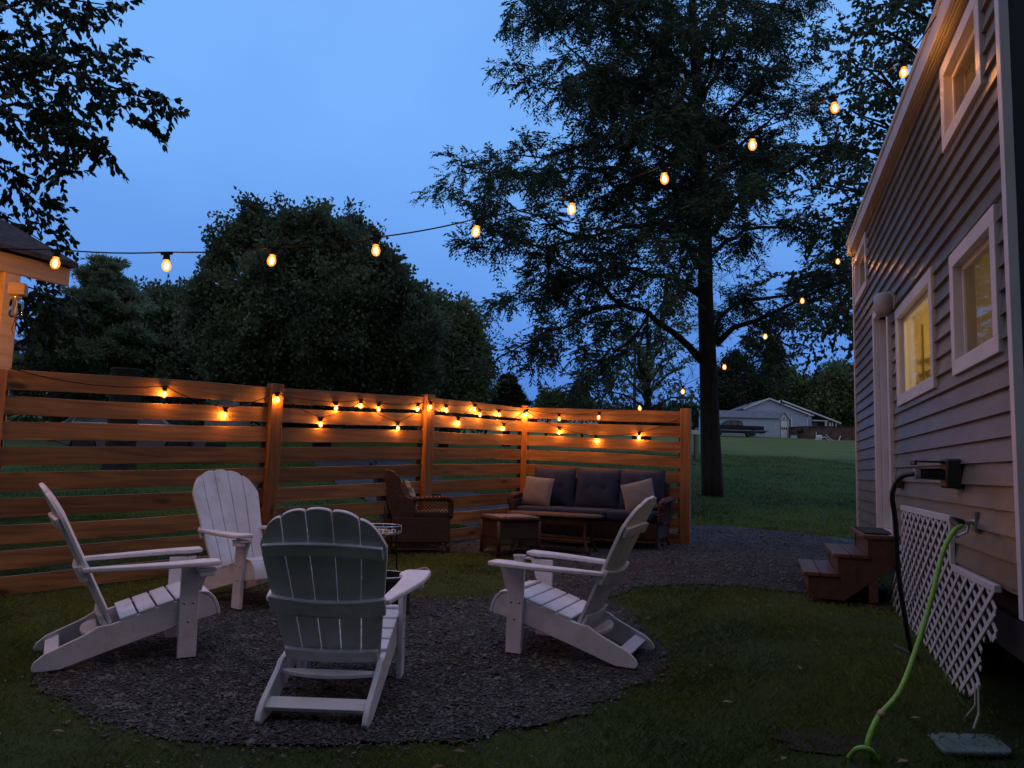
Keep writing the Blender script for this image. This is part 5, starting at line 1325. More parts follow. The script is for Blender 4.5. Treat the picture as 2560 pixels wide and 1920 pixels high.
for k_ in range(34):
    a_ = mr_.uniform(0, 6.283); q_r = math.sqrt(mr_.random()) * .74; w_ = mr_.uniform(34, 62)
    ML.append(LB(690 + 250 * q_r * math.cos(a_), 680 + 200 * q_r * math.sin(a_), 25.6 + 2.4 * q_r + mr_.uniform(-.4, .6), w_, 0, w_ * .8))
dense_tree('maple_tree', 'broad dark maple tree with ragged rounded top behind the left fence panels', base_at(700, 28), ML,
    br, 'leaf_maple', 2700, 84, (.175, .115), .40, (.35, .12), .5, sprig=.12)
dense_tree('lime_tree', 'mid green rounded tree to the right of the dark maple', base_at(960, 36), [
    LB(940, 760, 36, 85, 0, 110), LB(990, 730, 36, 60, 0, 70), LB(970, 830, 36, 80, 0, 60), LB(930, 680, 36, 40, 0, 40), LB(1010, 800, 36, 45, 0, 60)],
    br, 'leaf_light', 480, 80, (.22, .14), .6, (.25, .08), .2)
dense_tree('low_maple_tree', 'round leafy tree between the pine and the dark maple', base_at(370, 38), [
    LB(370, 720, 38, 80, 0, 90), LB(335, 680, 38, 50, 0, 50), LB(400, 690, 38, 40, 0, 50), LB(400, 790, 37, 100, 0, 60)],
    br, 'leaf_maple', 560, 80, (.24, .15), .7, (.25, .08), .2)
# feathery pines
def pine(name, label, x, Y, ytop, wpx, ybot, r, m='leaf_pine', layers=16, dens=60, group=None, cone=.9, blob=.5):
    b = Vector(base_at(x, Y)); top = at(x, ytop, Y).z; zb = at(x, ybot, Y).z; Wm = wpx * Y / 1661.
    t = thing(name, tuple(b), 0, label, 'tree', group)
    tb = MB(); P = []; D = []
    tb.tube([b, Vector((b.x, b.y, top))], [.24, .03], 8)
    for i in range(layers):
        f = (i + .5) / layers; z = zb + (top - zb) * f
        rad = Wm * (1 - f) ** cone * r.uniform(.7, 1.1) + .15
        for k in range(r.integers(7, 11)):
            a = r.uniform(0, 6.283); L_ = rad * r.uniform(.7, 1.15); up_ = r.uniform(.0, .35)
            s_ = np.array([b.x, b.y, z]); e_ = s_ + np.array([math.cos(a) * L_, math.sin(a) * L_, L_ * up_ * .5])
            mid = (s_ + e_) / 2 + np.array([0, 0, -.06 * L_])
            tb.tube([Vector(s_), Vector(mid), Vector(e_)], [.04, .025, .01], 4, False)
            n = int(dens * (.5 + L_))
            u = r.random(n) ** .6; c = (s_[None] * (1 - u)[:, None] + e_[None] * u[:, None])
            c += r.normal(0, 1, (n, 3)) * np.array([.26, .26, .10]) * blob * 2 * (.4 + L_ * .16)
            P.append(c); D.append(np.repeat([[math.cos(a) * .6, math.sin(a) * .6, .35]], n, 0) + r.normal(0, .6, (n, 3)))
    P = np.concatenate(P); D = np.concatenate(D); n = len(P)
    leaves('crown', P, D, .26 * r.uniform(.6, 1.3, n), .055 * r.uniform(.7, 1.2, n), M[m], t, r)
    tb.build('trunk', M['barkd'], t, smooth=True, world=True)
    return t
pine('pine_tree', 'pale feathery white pine with pointed top at left behind the fence', 205, 34, 560, 110, 800, br, layers=13, dens=330, cone=.55, blob=.55)
pine('pine_tree', 'shorter feathery pine beside the gazebo post', 120, 33, 655, 85, 815, br, layers=9, dens=300, cone=.5, blob=.5)
pine('pine_tree', 'feathery pine between the pointed pine and the leafy tree', 285, 37, 635, 80, 810, br, layers=10, dens=300, cone=.5, blob=.5)
dense_tree('hedge_trees', 'low dark tree line behind the feathery pines', base_at(240, 44), [LB(60, 880, 50, 260, 0, 75), LB(420, 880, 50, 260, 0, 75), LB(800, 890, 50, 260, 0, 60), LB(100, 800, 44, 110, 0, 45), LB(250, 790, 44, 120, 0, 60), LB(420, 800, 44, 120, 0, 60), LB(620, 830, 44, 160, 0, 60), LB(820, 840, 44, 160, 0, 50), LB(20, 800, 44, 60, 0, 28)],
    br, 'leaf_maple', 1700, 60, (.30, .2), .8, (.2, .08), .2)
pine('spruce_tree', 'small dark conifer above the corner post of the fence', 1095, 42, 815, 42, 885, br, 'leaf_spruce', layers=12, dens=210, cone=.75, blob=.28)
dense_tree('shrub_tree', 'low round dark shrub left of the small conifer', base_at(1050, 45), [LB(1050, 870, 45, 25, 0, 22)], br, 'leaf_maple', 60, 60, (.22, .14), .5, (.1, .04), .2)
dense_tree('small_tree', 'small leafy tree just left of the white gable', base_at(1180, 62), [LB(1180, 872, 62, 20, 0, 22), LB(1200, 868, 62, 18, 0, 16)], br, 'leaf_light', 80, 60, (.28, .18), .6, (.12, .04), .3)
dense_tree('small_tree', 'tiny dark tree between the white gable and the walnut', base_at(1258, 64), [LB(1258, 880, 64, 22, 0, 16)], br, 'leaf_maple', 60, 60, (.28, .18), .6, (.12, .04), .2)
# behind the walnut
def spread_tree(name, label, x, Y, ytop, wpx, r, leafm, lf=(.17, .08)):
    b = Vector(base_at(x, Y)); z0 = b.z; top = at(x, ytop, Y).z; Wm = wpx * Y / 1661.
    L_ = [([b, b + Vector((.1, 0, (top - z0) * .3)), b + Vector((0, 0, (top - z0) * .55))], .32, .12, False)]
    for k in range(17):
        a = k * 2.4; f = k / 17; h = z0 + (top - z0) * (.25 + .3 * f); s_ = Vector((b.x, b.y, h)); W_ = Wm * (1.05 - .45 * f)
        e_ = Vector((b.x + math.cos(a) * W_, b.y + math.sin(a) * W_, min(top, h + (top - z0) * (.10 + .42 * f))))
        L_.append(([s_, s_.lerp(e_, .5) + Vector((0, 0, .4)), e_], .10, .02, True))
    return limb_tree(name, label, tuple(b), L_, r, leafm, sec_step=.42, sec_len=(1.2, 2.4), twig_step=.3, twig_len=(.4, .9), per_twig=12, leaf=lf, pinnate=False, droop=.2, start=.2, barkm='barkd')
spread_tree('ash_tree', 'loose spreading tree seen under the walnut crown, left of its trunk', 1395, 42, 640, 115, br, 'leaf_light', (.22, .10))
dense_tree('oak_tree', 'tall dense dark tree right behind the walnut trunk above the long shed', base_at(1590, 108), [LB(1590, 820, 108, 42, 0, 55), LB(1575, 860, 108, 50, 0, 40), LB(1620, 850, 108, 35, 0, 38)], br, 'leaf_spruce', 330, 70, (.42, .26), 1.1, (.3, .1), .2)
dense_tree('oak_tree', 'dark rounded tree behind the roof ridge of the pale house', base_at(1655, 112), [LB(1650, 850, 112, 32, 0, 32), LB(1672, 840, 112, 22, 0, 22)], br, 'leaf_maple', 200, 70, (.5, .3), 1.2, (.3, .1), .2)
dense_tree('poplar_tree', 'pale green tree rising above the middle of the pale house', base_at(1705, 110), [LB(1700, 845, 110, 34, 0, 40), LB(1725, 860, 110, 28, 0, 30), LB(1690, 815, 110, 16, 0, 16)], br, 'leaf_light', 260, 70, (.55, .35), 1.3, (.3, .1), .3)
dense_tree('poplar_tree', 'pale green tall tree beside the tiny house corner, right of the pale house', base_at(1815, 105), [LB(1812, 840, 105, 42, 0, 42), LB(1790, 875, 105, 40, 0, 34), LB(1840, 870, 105, 40, 0, 40), LB(1815, 805, 105, 18, 0, 18)], br, 'leaf_light', 420, 70, (.55, .35), 1.3, (.3, .1), .3)
dense_tree('wood_edge', 'dark low wood behind the pale house', base_at(1750, 125), [LB(1600, 905, 125, 80, 0, 40), LB(1720, 905, 125, 70, 0, 42), LB(1830, 910, 120, 70, 0, 38), LB(1480, 912, 125, 100, 0, 32), LB(1350, 916, 130, 110, 0, 30), LB(1220, 918, 130, 100, 0, 28), LB(1100, 916, 130, 100, 0, 30)], br, 'leaf_spruce', 1100, 55, (.7, .45), 1.5, (.2, .08), .1)
# tree behind the tiny house
hb = Vector((10.3, 17.0, g(10.3, 17)))
def T2(x, y, dy=0): return at(x, y, 16.5 + dy)
hl = [([hb, hb + Vector((-.2, 0, 4)), hb + Vector((-.5, 0, 8)), hb + Vector((-.6, 0, 14))], .3, .08, False)]
for (zz, pts) in ((3.2, [(2000, 700), (1900, 690), (1815, 700)]), (4.2, [(2000, 620), (1880, 590), (1800, 585)]), (5.0, [(2000, 520), (1880, 500), (1800, 480)]), (5.6, [(2000, 480), (1900, 420), (1780, 400)]),
                  (6.5, [(2000, 400), (1900, 330), (1790, 320)]), (7.2, [(2000, 330), (1900, 270), (1840, 240)]), (8.0, [(2000, 250), (1900, 170), (1830, 120)]), (9.0, [(2000, 150), (1930, 80), (1850, 70)]),
                  (10, [(2030, 80), (1960, 20), (1900, 10)]), (11, [(2060, 20), (2000, -50), (1950, -90)]), (6, [(2000, 560), (1900, 560), (1830, 640), (1800, 700)])):
    for dy in (-1.3, 1.0):
        hl.append(([hb + Vector((-.4, 0, zz))] + [T2(x, y, dy * (.5 + .5 * i)) for i, (x, y) in enumerate(pts)], .09, .012, True))
_, nl = limb_tree('maple_tree', 'tall leafy tree rising behind the tiny house roof', tuple(hb), hl, br, 'leaf_walnut', sec_step=.26, sec_len=(.8, 1.9), twig_step=.19, twig_len=(.3, .7), per_twig=15, leaf=(.12, .075), pinnate=False, droop=.35, start=.35)
print('house tree leaves', nl)
# unseen tree row added behind the viewer to keep rear sky off the patio
def LW(x, y, z, rx, ry, rz): return ((x, y, z), (rx, ry, rz))
dense_tree('hedge_trees', 'dense dark row of trees, added unseen behind the viewpoint to shade the patio', (0, -6, g(0, -6)), [LW(-9, -5.6, 4.6, 5, 2.4, 6.2), LW(0, -6.2, 5.0, 5.5, 2.4, 7.0), LW(9, -5.6, 4.6, 5, 2.4, 6.4)], br, 'leaf_spruce', 1600, 36, (.42, .30), .8, (.3, .1), .2)
# stump
sp = at(243, 1172, 21.5); gzz = g(sp.x, 21.5)
stp = thing('tree_stump', (sp.x, 21.5, gzz), 0, 'tall dark cut-off stump behind the left fence panel, its flat top above the boards', 'stump')
MB().lathe([(.5, -.1), (.44, .1), (.40, .4), (.38, 1.4), (.39, 2.2), (.41, 2.72), (.43, 2.76), (.40, 2.80), (0, 2.80)], 18).build('stump_body', M['stump'], stp, smooth=True, auto=40)

# ============================================================ VEHICLES
def wheel(parent, x, y, r=.37, w=.24, side=1):
    Mx = Matrix.Translation((x, y, r)) @ Matrix.Rotation(R(90), 4, 'X')
    a = MB().lathe([(0, -w / 2), (r * .6, -w / 2), (r * .96, -w / 2 + .02), (r, 0), (r * .96, w / 2 - .02), (r * .6, w / 2), (0, w / 2)], 28, (0, 0, 0), Mx).build('wheel', M['rubber'], parent, smooth=True, auto=40)
    mb = MB()
    for q in range(6):
        b = q * math.pi / 3; Mq = Mx @ Matrix.Rotation(b, 4, 'Z'); mb.box(.03, r * .6, -.05, .05, side * w / 2 * 1.0 - .01, side * w / 2 + .012, Mq)
    mb.lathe([(r * .56, side * (w / 2 + .002)), (r * .62, side * (w / 2 + .014)), (r * .66, side * (w / 2 + .002))], 28, (0, 0, 0), Mx)
    mb.lathe([(0, side * (w / 2 + .015)), (.07, side * (w / 2 + .012))], 16, (0, 0, 0), Mx)
    mb.build('rim', M['silver'], a, smooth=True, auto=40)
def car_shell(prof, half, tumble, z_belt):
    """side profile extruded with tumblehome above the belt line"""
    mb = MB(); n = len(prof)
    def y_(z, s): return s * (half - tumble * max(0, z - z_belt))
    vs = [(x, y_(z, -1), z) for x, z in prof] + [(x, y_(z, 1), z) for x, z in prof]
    fs = [tuple(range(n)), tuple(range(2 * n - 1, n - 1, -1))] + [(i, n + i, n + (i + 1) % n, (i + 1) % n) for i in range(n)]
    return mb.add(vs, fs)
# dark SUV behind the fence (faces right)
vp = at(309, 960, 24.5)
suv = thing('parked_car', (vp.x, 24.5, g(vp.x, 24.5) + .02), R(2), 'dark estate car parked on the lawn behind the left fence panel', 'car')
pr = [(-2.25, .45), (-2.3, .75), (-2.22, 1.02), (-2.0, 1.10), (-1.55, 1.52), (-1.2, 1.62), (.2, 1.62), (.55, 1.55), (1.15, 1.10), (1.95, .98), (2.25, .82), (2.32, .55), (2.25, .32), (1.85, .30), (1.78, .55), (1.45, .72), (1.12, .55), (1.05, .28), (-1.0, .28), (-1.08, .55), (-1.4, .72), (-1.72, .55), (-1.8, .32)]
car_shell(pr[::-1], .92, .28, 1.05).build('body', M['carpaint'], suv, bevel=.03, seg=3)
for s in (-1, 1):
    yb, yt = .925, .925 - .28 * .47
    for (a, b, c, d) in ((-1.72, -.75, -1.35, -.72), (-.66, .25, -.66, .12), (.34, 1.02, .2, .52)):
        q = [(a, s * yb, 1.08), (b, s * yb, 1.08), (d, s * (yt + .01), 1.52), (c, s * (yt + .01), 1.52)]
        MB().add(q if s < 0 else q[::-1], [(0, 1, 2, 3)]).build('side_window', M['glassdark'], suv)
mb = MB()
for s in (-1, 1):
    mb.tube([(-1.78, s * .935, 1.06), (1.1, s * .935, 1.06)], .014, 6); mb.tube(spline([(-1.78, s * .93, 1.06), (-1.42, s * .83, 1.54), (-1.0, s * .80, 1.57), (.3, s * .80, 1.57), (1.1, s * .93, 1.08)], 4), .012, 6)
mb.build('window_trim', M['silver'], suv)
for x in (-1.40, 1.45):
    for s in (-1, 1): wheel(suv, x, s * .82, .36, .22, s)
MB().box(2.2, 2.33, -.85, -.5, .68, .84).box(2.2, 2.33, .5, .85, .68, .84).build('headlights', M['silver'], suv, bevel=.03)
# pickup by the shed
def D90(rx, ry, Y=90.0):    # point read on the enlarged house crop
    return at((1780 + rx / 5.821) * .8640625, (980 + ry / 5.821) * .8640625, Y)
tp_ = D90(120, 640, 86); pk = thing('pickup_truck', (tp_.x, 86.0, g(tp_.x, 86) + .02), R(-3), 'dark blue pickup truck with its tailgate down, parked beside the long shed', 'pickup truck')
# local x right; the cab is left of x=2.3, the bed runs to x=5.0
pr = [(-1.4, .55), (-1.45, .95), (-.9, 1.12), (-.1, 1.18), (.45, 1.66), (.8, 1.74), (1.9, 1.74), (2.18, 1.66), (2.32, 1.18), (4.55, 1.15), (4.58, .50), (3.75, .42), (3.68, .68), (3.3, .88), (2.92, .68), (2.85, .42), (.1, .42), (.02, .68), (-.35, .88), (-.73, .68), (-.8, .45)]
car_shell(pr[::-1], .98, .3, 1.18).build('body', M['truckpaint'], pk, bevel=.03)
mb = MB()
for (a, b, c, d) in ((.12, .95, .55, .95), (1.03, 1.72, 1.03, 1.72), (1.8, 2.22, 1.8, 2.08)):
    mb.add([(a, -.985, 1.2), (b, -.985, 1.2), (d, -.985 + .13, 1.64), (c, -.985 + .13, 1.64)], [(0, 1, 2, 3)])
mb.build('cab_windows', M['glassdark'], pk)
MB().box(-1.3, 4.5, -1.0, -.983, .62, .66).build('side_stripe', M['silver'], pk)
MB().box(4.58, 5.1, -.9, .9, .62, .68).box(4.5, 4.75, -.85, .85, .42, .56).build('tailgate', M['truckpaint'], pk, bevel=.02)
for x in (-.35, 3.3):
    for s in (-1, 1): wheel(pk, x, s * .88, .38, .26, s)
ck = thing('dog_crate', (tp_.x + 4.6, 85.9, g(tp_.x, 86) + .70), R(-3), 'small white crate standing on the pickup tailgate', 'crate')
mb = MB(); mb.box(-.35, .35, -.3, .3, 0, .03).box(-.35, .35, -.3, .3, .42, .45)
for x in (-.35, -.05, .3):
    for y in (-.3, .26): mb.box(x, x + .05, y, y + .04, .03, .42)
mb.build('crate_frame', M['white'], ck)

# ============================================================ FAR HOUSE, SHED, POOL
def siding_bumps(mb, x0, x1, y, z0, z1, pitch=.2):
    z = z0
    while z < z1:
        mb.box(x0, x1, y - .02, y, z, z + .025); z += pitch
hz = g(12, 90)
hp = D90(920, 650, 92); fh = thing('farm_house', (hp.x, 92.0, hz - .1), 0, 'pale blue single-storey house with two stepped gables and white roof edges', 'house')
sc = 92 / 1923 / 5.821
def hx(rx): return (rx - 920) * sc
def hzz(ry): return D90(920, ry, 92).z - (hz - .1)
zb_ = 0; ev = hzz(330); apx = hzz(100)
def gable(mb, xl, xr, xa, ze_l, ze_r, za, y0, y1):
    mb.add([(xl, y0, 0), (xr, y0, 0), (xr, y0, ze_r), (xa, y0, za), (xl, y0, ze_l), (xl, y1, 0), (xr, y1, 0), (xr, y1, ze_r), (xa, y1, za), (xl, y1, ze_l)],
           [(0, 1, 2, 3, 4), (9, 8, 7, 6, 5), (0, 5, 6, 1), (1, 6, 7, 2), (4, 9, 5, 0)])
def groof(mb, xl, xr, xa, zl, zr, za, y0, y1, t=.12):
    for (a, za_, b, zb2) in ((xl, zl, xa, za), (xa, za, xr, zr)):
        mb.add([(a, y0, za_), (b, y0, zb2), (b, y1, zb2), (a, y1, za_), (a, y0, za_ + t), (b, y0, zb2 + t), (b, y1, zb2 + t), (a, y1, za_ + t)], [(0, 3, 2, 1), (4, 5, 6, 7), (0, 1, 5, 4), (2, 3, 7, 6), (1, 2, 6, 5), (0, 4, 7, 3)])
w = MB(); gable(w, hx(480), hx(1390), hx(825), hzz(262), hzz(305), hzz(118), 0, 9); w.build('front_wall', M['housewall'], fh)
mb = MB()
z = .1
while z < hzz(120):
    xl = hx(480) if z < hzz(262) else hx(480) + (z - hzz(262)) / (hzz(118) - hzz(262)) * (hx(825) - hx(480))
    xr = hx(1390) if z < hzz(305) else hx(1390) + (z - hzz(305)) / (hzz(118) - hzz(305)) * (hx(825) - hx(1390))
    mb.box(xl, xr, -.025, -.0, z, z + .05); z += .19
mb.build('lap_lines', M['shedwall'], fh)
w = MB(); gable(w, hx(1000), hx(1560), hx(1090), hzz(165), hzz(330), hzz(118), 2.2, 11); w.build('rear_wall', M['shedwall'], fh)
r_ = MB(); groof(r_, hx(445), hx(1430), hx(825), hzz(262), hzz(322), hzz(108), -.3, 9.3); groof(r_, hx(985), hx(1975), hx(1090), hzz(140), hzz(415), hzz(105), 1.8, 9.5); rr_o = r_.build('roof', M['houseroof'], fh)
r_ = MB()
for (a, b, y) in (((hx(445), hzz(270)), (hx(825), hzz(108)), -.36), ((hx(825), hzz(108)), (hx(1430), hzz(330)), -.36), ((hx(985), hzz(148)), (hx(1090), hzz(105)), 1.74), ((hx(1090), hzz(105)), (hx(1975), hzz(420)), 1.74)):
    r_.beam((a[0], y, a[1] + .06), (b[0], y, b[1] + .06), .06, .17)
r_.box(hx(1400), hx(1470), -.36, 2, hzz(335), hzz(318))
r_.build('white_bargeboard', M['housetrim'], rr_o)
for x in (1750, 1810, 1850, 1905): MB().box(hx(x), hx(x) + .16, 2.0, 2.15, 0, hzz(375 if x < 1800 else 400)).build('porch_post', M['housetrim'], fh)
MB().box(hx(1560), hx(1800), 1.98, 1.999, hzz(388), hzz(372)).build('porch_beam', M['housetrim'], fh)
MB().box(hx(1400), hx(1800), 5.5, 5.6, 0, hzz(385)).build('porch_wall', M['housewall'], fh)
wn = MB().box(hx(1425), hx(1470), 5.42, 5.5, hzz(500), hzz(400)).build('window', M['housetrim'], fh); MB().box(hx(1435), hx(1460), 5.39, 5.42, hzz(495), hzz(410)).build('pane', M['glassdark'], wn)
wn = MB().box(hx(1140), hx(1168), -.08, 0, hzz(560), hzz(375)).build('window', M['housetrim'], fh); MB().box(hx(1128), hx(1144), -.10, -.04, hzz(550), hzz(390)).build('pane', M['glassdark'], wn)
MB().tube([(hx(1430), -.2, hzz(335)), (hx(1390), -.1, hzz(360)), (hx(1382), -.1, .1)], .06, 6).build('downspout', M['housetrim'], fh)
MB().tube([(hx(1810), 1.9, hzz(360)), (hx(1770), 1.95, hzz(385)), (hx(1765), 1.95, .1)], .06, 6).build('downspout', M['housetrim'], fh)
MB().tube([(hx(1407), 3, hzz(300)), (hx(1407), 3, hzz(250))], .12, 8).build('vent_pipe', M['housetrim'], rr_o)
# long shed
sp_ = D90(970, 650, 88); sh = thing('long_shed', (sp_.x, 88.0, g(sp_.x, 88) - .05), R(-8), 'long low grey-blue shed with dark roof and a garage door in its gable end', 'shed')
ss = 88 / 1923 / 5.821; zw = (655 - 372) * ss; zr_ = (655 - 270) * ss
Ls = 8.6; Wd_ = 3.3
b = MB(); b.add([(-Ls, 0, 0), (0, 0, 0), (0, 0, zw), (-Ls, 0, zw), (-Ls, Wd_, 0), (0, Wd_, 0), (0, Wd_, zw), (-Ls, Wd_, zw), (0, Wd_ / 2, zr_), (-Ls, Wd_ / 2, zr_)], [(0, 1, 2, 3), (5, 4, 7, 6), (1, 5, 6, 8, 2), (4, 0, 3, 9, 7)]); b.build('wall', M['shedwall'], sh)
b = MB()
z = .15
while z < zw - .1: b.box(-Ls, 0, -.02, 0, z, z + .03); z += .17
b.build('lap_lines', M['housewall'], sh)
b = MB(); o_ = .18
b.add([(-Ls - o_, -o_, zw - .05), (o_, -o_, zw - .05), (o_, Wd_ / 2, zr_ + .05), (-Ls - o_, Wd_ / 2, zr_ + .05), (-Ls - o_, -o_, zw + .05), (o_, -o_, zw + .05), (o_, Wd_ / 2, zr_ + .15), (-Ls - o_, Wd_ / 2, zr_ + .15)], [(0, 3, 2, 1), (4, 5, 6, 7), (0, 1, 5, 4), (1, 2, 6, 5)])
b.add([(-Ls - o_, Wd_ + o_, zw - .05), (o_, Wd_ + o_, zw - .05), (o_, Wd_ / 2, zr_ + .05), (-Ls - o_, Wd_ / 2, zr_ + .05), (-Ls - o_, Wd_ + o_, zw + .05), (o_, Wd_ + o_, zw + .05), (o_, Wd_ / 2, zr_ + .15), (-Ls - o_, Wd_ / 2, zr_ + .15)], [(0, 1, 2, 3), (4, 7, 6, 5), (1, 0, 4, 5), (2, 1, 5, 6)])
b.build('roof', M['houseroof'], sh)
# separate angled gable front with the door, turned to the viewer
fr_ = thing('garden_shed', (sp_.x + .1, 88.2, g(sp_.x, 88) - .05), R(22), 'narrow white gable front with small garage door, at the right end of the long shed', 'shed')
gw = 1.45; gh = (655 - 380) * ss; ga = (655 - 280) * ss
b = MB(); gable(b, 0, gw, gw / 2, gh, gh, ga, 0, .9); b.build('wall', M['housewall'], fr_)
b = MB(); groof(b, -.12, gw + .12, gw / 2, gh - .1, gh - .1, ga + .02, -.1, 1.0, .07); b.build('roof', M['houseroof'], fr_)
dd = MB().box(.22, 1.18, -.06, 0, .05, gh - .12).build('garage_door', M['housetrim'], fr_)
b = MB()
for k in range(3): b.box(.32 + k * .3, .5 + k * .3, -.08, -.055, 1.0, 1.28)
b.build('door_pane', M['glassdark'], dd)
b = MB(); b.box(.16, .22, -.07, 0, 0, gh - .05); b.box(1.18, 1.24, -.07, 0, 0, gh - .05); b.box(.16, 1.24, -.07, 0, gh - .12, gh - .05); b.build('door_trim', M['houseroof'], fr_)
MB().lathe([(0, 0), (.09, 0), (.09, .05), (0, .06)], 12, (0, 0, 0), Matrix.Translation((gw / 2, 0, gh + .12)) @ Matrix.Rotation(R(90), 4, 'X')).build('gable_vent', M['houseroof'], fr_)
# pool
pp_ = D90(1900, 680, 85); pl = thing('above_ground_pool', (pp_.x, 85 + 4.6, g(pp_.x, 86) - .1), 0, 'round above-ground pool with dark brown panelled wall right of the pale house', 'pool')
pr_ = 4.6; ph_ = (690 - 503) * 85 / 1923 / 5.821 + .05
b = MB()
b.lathe([(pr_, 0), (pr_, ph_), (pr_ - .1, ph_), (pr_ - .1, .3), (0, .3)], 72); b.build('pool_wall', M['poolwall'], pl, smooth=True, auto=40)
b = MB()
for k in range(24):
    a = k * math.pi / 12; Mx = Matrix.Rotation(a, 4, 'Z') @ Matrix.Translation((pr_, 0, 0)); b.box(-.02, .07, -.08, .08, 0, ph_ + .06, Mx)
b.build('upright', M['poolwall'], pl)
b = MB(); b.lathe([(pr_ - .12, ph_), (pr_ - .12, ph_ + .06), (pr_ + .1, ph_ + .06), (pr_ + .1, ph_)], 72); b.build('rim', M['pole'], pl, smooth=True, auto=40)
pm_ = D90(1545, 640, 82); pu = thing('pool_pump', (pm_.x, 82, g(pm_.x, 82)), 0, 'white pool pump with pale hoses standing before the pool', 'pump')
MB().box(-.28, .28, -.2, .2, .0, .10).lathe([(0, .1), (.2, .1), (.24, .2), (.24, .38), (.15, .5), (0, .52)], 20).tube([(-.2, 0, .3), (-.2, 0, .85)], .035, 8).lathe([(0, 0), (.13, 0), (.15, .2), (.1, .42), (0, .44)], 16, (.28, 0, .1)).build('pump_body', M['white'], pu, smooth=True, auto=40)
MB().tube(spline([(.35, 0, .2), (.7, -.05, .32), (1.0, -.1, .05), (1.6, -.1, -.12), (2.1, 0, -.05), (2.5, .2, .5)]), .04, 8).tube(spline([(1.7, -.1, -.1), (1.2, .1, .25), (1.0, .3, .6)]), .03, 8).build('hose', M['white'], pu, smooth=True)
# clutter by the house corner
gp_ = D90(1285, 610, 87); gr = thing('patio_grill', (gp_.x, 87, g(gp_.x, 87)), 0, 'dark grill on a stand between the shed and the pool', 'grill')
MB().box(-.35, .35, -.25, .25, .75, .85).lathe([(0, .85), (.32, .85), (.30, 1.05), (.12, 1.15), (0, 1.16)], 16).build('grill_body', M['iron'], gr, smooth=True, auto=40)
b = MB()
for x in (-.3, .27):
    for y in (-.2, .17): b.box(x, x + .03, y, y + .03, 0, .75)
b.build('leg', M['iron'], gr)
bx = D90(1190, 650, 86); o = thing('planter_box', (bx.x, 86, g(bx.x, 86)), 0, 'small grey box on the ground beside the narrow gable front', 'box')
MB().box(-.3, .3, -.2, .2, 0, .3).box(-.33, .33, -.23, .23, .3, .34).build('box_body', M['shedwall'], o, bevel=.01)
# second far house seen over the fence
p2 = at(1225, 905, 95); h2 = thing('white_gable_house', (p2.x, 95, g(p2.x, 95)), 0, 'white gable of a small far house just showing over the right fence panel', 'house')
za = at(1195, 871, 95).z - g(p2.x, 95)
b = MB(); gable(b, -3.4, 3.8, -1.7, za * .55, za * .45, za, 0, 8); b.build('wall', M['housewall'], h2)
b = MB(); groof(b, -3.8, 4.6, -1.7, za * .58, za * .42, za, -.3, 8.3); r2 = b.build('roof', M['houseroof'], h2)
b = MB(); b.beam((-3.8, -.34, za * .58 + .05), (-1.7, -.34, za + .06), .06, .2); b.beam((-1.7, -.34, za + .06), (4.6, -.34, za * .42 + .05), .06, .2); b.build('white_bargeboard', M['housetrim'], r2)
wn = MB().box(-1.2, -.2, -.06, 0, .9, 1.9).build('window', M['glassdark'], h2)
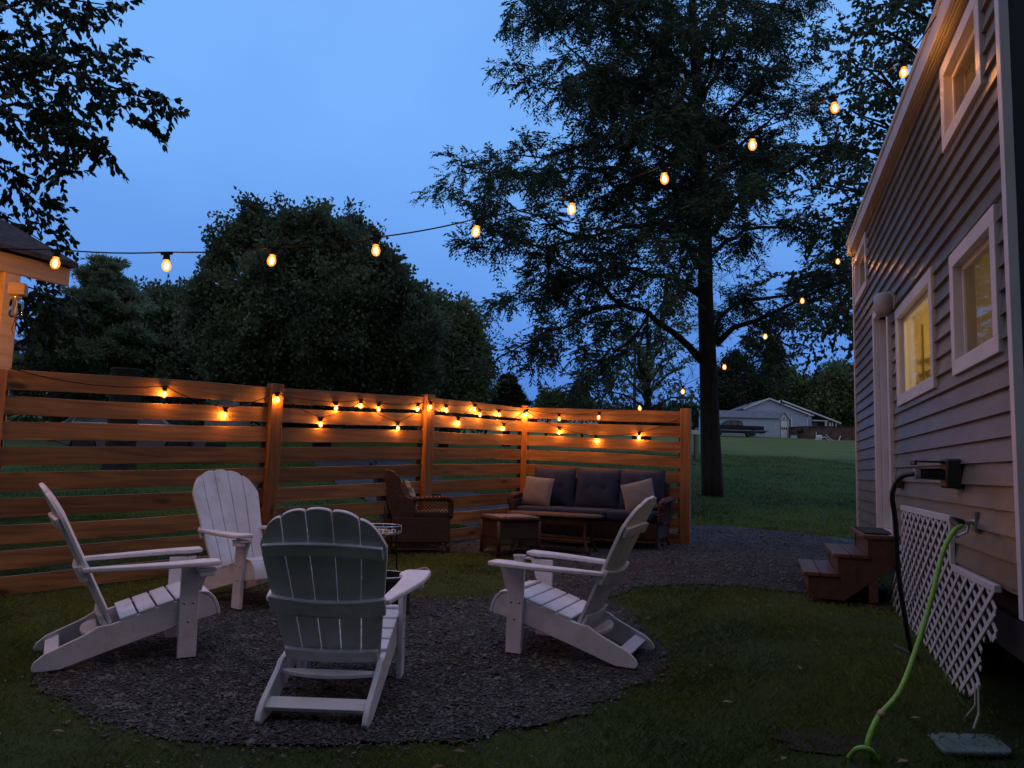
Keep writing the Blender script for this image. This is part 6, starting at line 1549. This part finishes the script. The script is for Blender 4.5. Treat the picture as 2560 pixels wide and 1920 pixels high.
# long low building behind panel two, white box trailer behind the car
p3 = at(800, 905, 78); h3 = thing('low_white_building', (p3.x, 78, g(p3.x, 78)), 0, 'long low pale building glimpsed through the second fence panel', 'building')
zt = at(800, 872, 78).z - g(p3.x, 78)
b = MB().box(-6, 6.5, 0, 5, 0, zt); b.build('wall', M['housewall'], h3)
b = MB().box(-6.3, 6.8, -.3, 5.3, zt, zt + .25); b.build('roof', M['houseroof'], h3)
b = MB()
for x in (-5, -3.2, -.6, 1.4, 4.2): b.box(x, x + .9, -.05, 0, zt * .35, zt * .8)
b.build('window', M['glassdark'], h3)
p4 = at(473, 905, 40); h4 = thing('white_box_trailer', (p4.x, 40, g(p4.x, 40)), 0, 'small white box trailer glimpsed behind the dark car', 'trailer')
zt = at(473, 862, 40).z - g(p4.x, 40)
MB().box(-.75, .75, 0, 2.6, .45, zt).build('box_body', M['white'], h4, bevel=.04); MB().box(-.75, .75, -.02, 0, .45, .6).build('bumper', M['iron'], h4)
for sx in (-1, 1): 
    Mx = Matrix.Translation((sx * .7, 1.2, .32)) @ Matrix.Rotation(R(90), 4, 'Y'); MB().lathe([(0, -.1), (.3, -.1), (.32, 0), (.3, .1), (0, .1)], 20, (0, 0, 0), Mx).build('wheel', M['rubber'], h4, smooth=True, auto=40)
# utility pole, pale post with white box
p5 = at(1370, 900, 60); up = thing('utility_pole', (p5.x, 60, g(p5.x, 60)), 0, 'thin dark utility pole standing left of the walnut trunk, behind the fence', 'pole')
hp_ = at(1370, 725, 60).z - g(p5.x, 60)
MB().tube([(0, 0, 0), (0, 0, hp_)], [.15, .10], 10).build('pole_shaft', M['pole'], up, smooth=True)
MB().box(-1.1, 1.1, -.06, .06, hp_ - .75, hp_ - .62).build('crossarm', M['pole'], up)
b = MB()
for x in (-1, -.5, .5, 1): b.tube([(x, 0, hp_ - .62), (x, 0, hp_ - .45)], .04, 6)
b.build('insulator', M['greenpost'], up)
p6 = at(1505, 965, 33); po = thing('marker_post', (p6.x, 33, g(p6.x, 33)), 0, 'pale green post standing just left of the walnut trunk', 'post')
MB().box(-.07, .07, -.07, .07, 0, 1.3).lathe([(0, 1.3), (.09, 1.3), (.09, 1.36), (0, 1.38)], 12).build('post_shaft', M['greenpost'], po, bevel=.01)
p7 = at(1505, 965, 32); po = thing('meter_box', (p7.x, 32.4, g(p7.x, 32.4)), 0, 'small white box on a short stake between the fence end and the walnut trunk', 'box')
zz_ = at(1505, 932, 32.4).z - g(p7.x, 32.4)
MB().box(-.16, .16, -.1, .1, zz_ - .13, zz_ + .05).build('box_body', M['white'], po, bevel=.01); MB().box(-.03, .03, -.03, .03, 0, zz_ - .13).build('stake', M['pole'], po)
